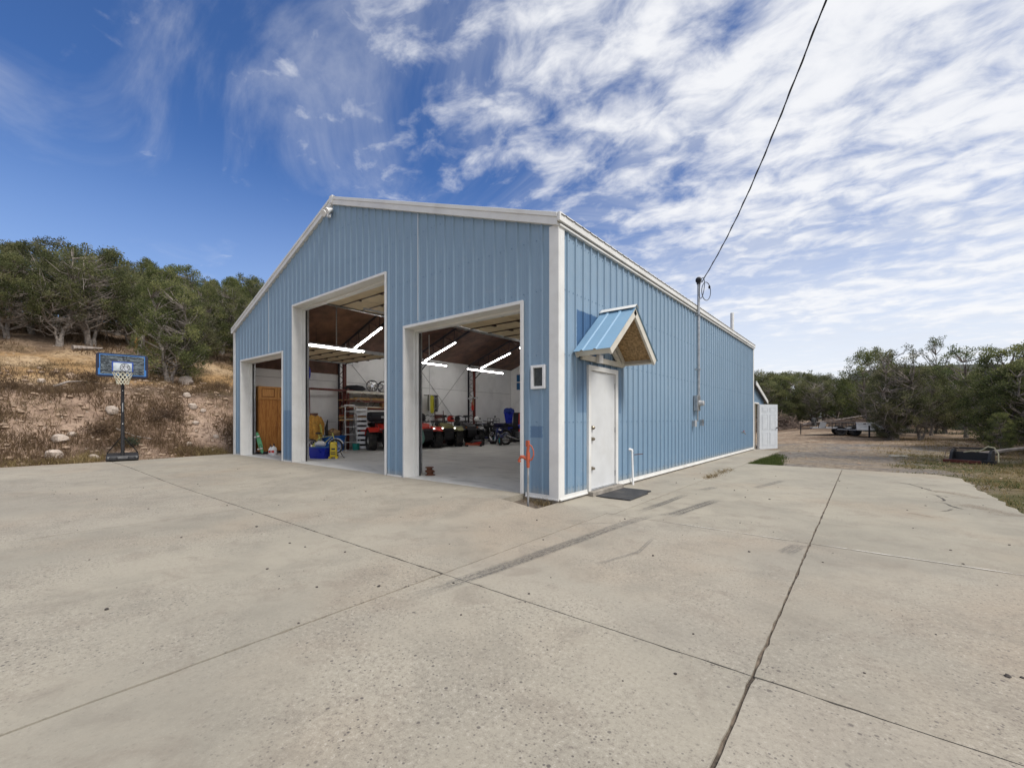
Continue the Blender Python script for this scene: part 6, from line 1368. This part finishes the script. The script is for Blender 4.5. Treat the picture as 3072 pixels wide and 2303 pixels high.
obj('net', m_, M('net_cord', (.62, .60, .48), .8), rm)

# ------------------------------------------------------------------ trailers and loader attachment
TT, TR = tyre_mesh(.33, .2, .17, 0), rim_mesh(.17, .17, 0, darkmetal)  # dark rim colour stands in for the shadow under the trailers
tz = float(terrain(2.1, 27.5))
t1 = thing('flatbed_trailer', 'grey utility trailer with low pipe rails and a spare wheel at its front', 'trailer', (2.35, 27.4, tz), R(8)); t1.scale = (.88, .95, .80)
obj('deck', MB().bx(-1.5, 1.6, -.85, .85, .50, .58), alu, t1, bevel=.01)
m_ = MB()
for y in (-.88, .88):
    m_.tube([(-1.5, y, .95), (1.5, y, .95)], .032, 6)
    for k in range(9): m_.tube([(-1.5+.375*k, y, .55), (-1.5+.375*k, y, .95)], .024, 6)
m_.tube([(-1.5, -.88, .95), (-1.5, .88, .95)], .022, 6); obj('rail', m_, M('trailer_rail', (.06, .05, .045), .6, .3), t1)
obj('tongue', MB().tube([(-1.5, -.6, .5), (-2.3, 0, .48)], .035, 4).tube([(-1.5, .6, .5), (-2.3, 0, .48)], .035, 4), darkmetal, t1); obj('jack', MB().cyl((-2.1, .1, .02), (-2.1, .1, .85), .03), darkmetal, t1)
for x in (.1, .85):
    for y in (-.98, .98): wheel(t1, (x, y, .33), TT, TR)
obj('fender', MB().bx(-.3, 1.25, -1.12, -.87, .70, .74).bx(-.3, 1.25, .87, 1.12, .70, .74), darkmetal, t1)
w_ = wheel(t1, (-1.35, -.2, 1.0), TT, TR, 'spare_wheel'); w_.rotation_euler = (0, 0, R(75))
obj('ramp_gate', MB().box((-.9, -.9, .78), (.35, .02, .42), (0, .25, 0)), greyplas, t1)
t2 = thing('toolbox_trailer', 'flat trailer with a long white toolbox across its front', 'trailer', (4.2, 26.4, float(terrain(3.7, 26.4))), R(4)); t2.scale = (.95, .95, .76)
obj('deck', MB().bx(-1.0, 1.1, -.85, .85, .50, .60), whitep, t2, bevel=.01)
obj('toolbox', MB().bx(-1.0, .5, -.70, -.15, .62, 1.02), whitep, t2, bevel=.015); obj('toolbox_lid', MB().bx(-1.02, .52, -.72, -.13, 1.022, 1.08), white, t2, bevel=.015)
for x in (-.65, .15): obj('latch', MB().bx(x-.06, x+.06, -.735, -.721, .97, 1.03), darkmetal, t2)
obj('tongue', MB().tube([(-1.0, -.5, .52), (-1.9, 0, .55)], .04, 4).tube([(-1.0, .5, .52), (-1.9, 0, .55)], .04, 4), greyplas, t2); obj('jack', MB().cyl((-.45, -.95, .0), (-.45, -.95, .85), .045), black, t2)
for x in (.35,):
    for y in (-.98, .98): wheel(t2, (x, y, .33), TT, TR)
obj('fender', MB().bx(-.05, .75, -1.12, -.87, .70, .74), white, t2)
lx, ly = 6.25, 14.1; lz = float(terrain(lx, ly))
la = thing('loader_attachment', 'black loader attachment with looping pale hoses on the turf at the right', 'loader attachment', (lx, ly, lz), R(-26)); la.scale = (.62, .8, .85)
obj('back_frame', MB().bx(-.75, .75, -.05, .05, .10, .42).bx(-.75, .75, -.3, -.05, .08, .14), M('attachment_black', (.012, .012, .014), .5), la, bevel=.01)
for x in (-.70, .70): obj('side_plate', MB().prism([(-.35, .04), (.1, .04), (.1, .5), (-.05, .52), (-.2, .4)], x-.06, x+.06, 'yz'), bpy.data.materials['attachment_black'], la, bevel=.01)
obj('top_bar', MB().tube([(-.75, .05, .56), (.75, .05, .56)], .025, 6), black, la); obj('cutting_edge', MB().bx(-.9, .95, -.5, -.3, .02, .13), redsteel, la, bevel=.006); obj('skid', MB().bx(.55, .98, -.55, -.28, .0, .16), darkmetal, la)
hm = M('pale_hose', (.50, .46, .30), .6)
obj('hose', MB().tube([(.1, 0, .42), (.35, -.05, .50), (.55, .0, .64), (.78, .0, .60), (.95, -.1, .42), (1.0, -.2, .10)], .024, 8), hm, la, True); obj('hose', MB().tube([(-.5, 0, .56), (-.75, .0, .60), (-.95, -.05, .5), (-1.0, -.1, .25), (-.9, -.2, .1)], .018, 8), M('brown_hose', (.24, .17, .12), .6), la, True); obj('hose', MB().tube([(-.3, -.04, .40), (.0, -.1, .46), (.35, -.06, .48)], .02, 8), hm, la, True)
tag(obj('pale_plank', MB().box((lx-1.7, ly+.9, float(terrain(lx-1.7, ly+.9))+.03), (.5, .12, .04), (0, 0, .4)), creamw), 'short pale offcut lying on the yard left of the loader attachment', 'plank')
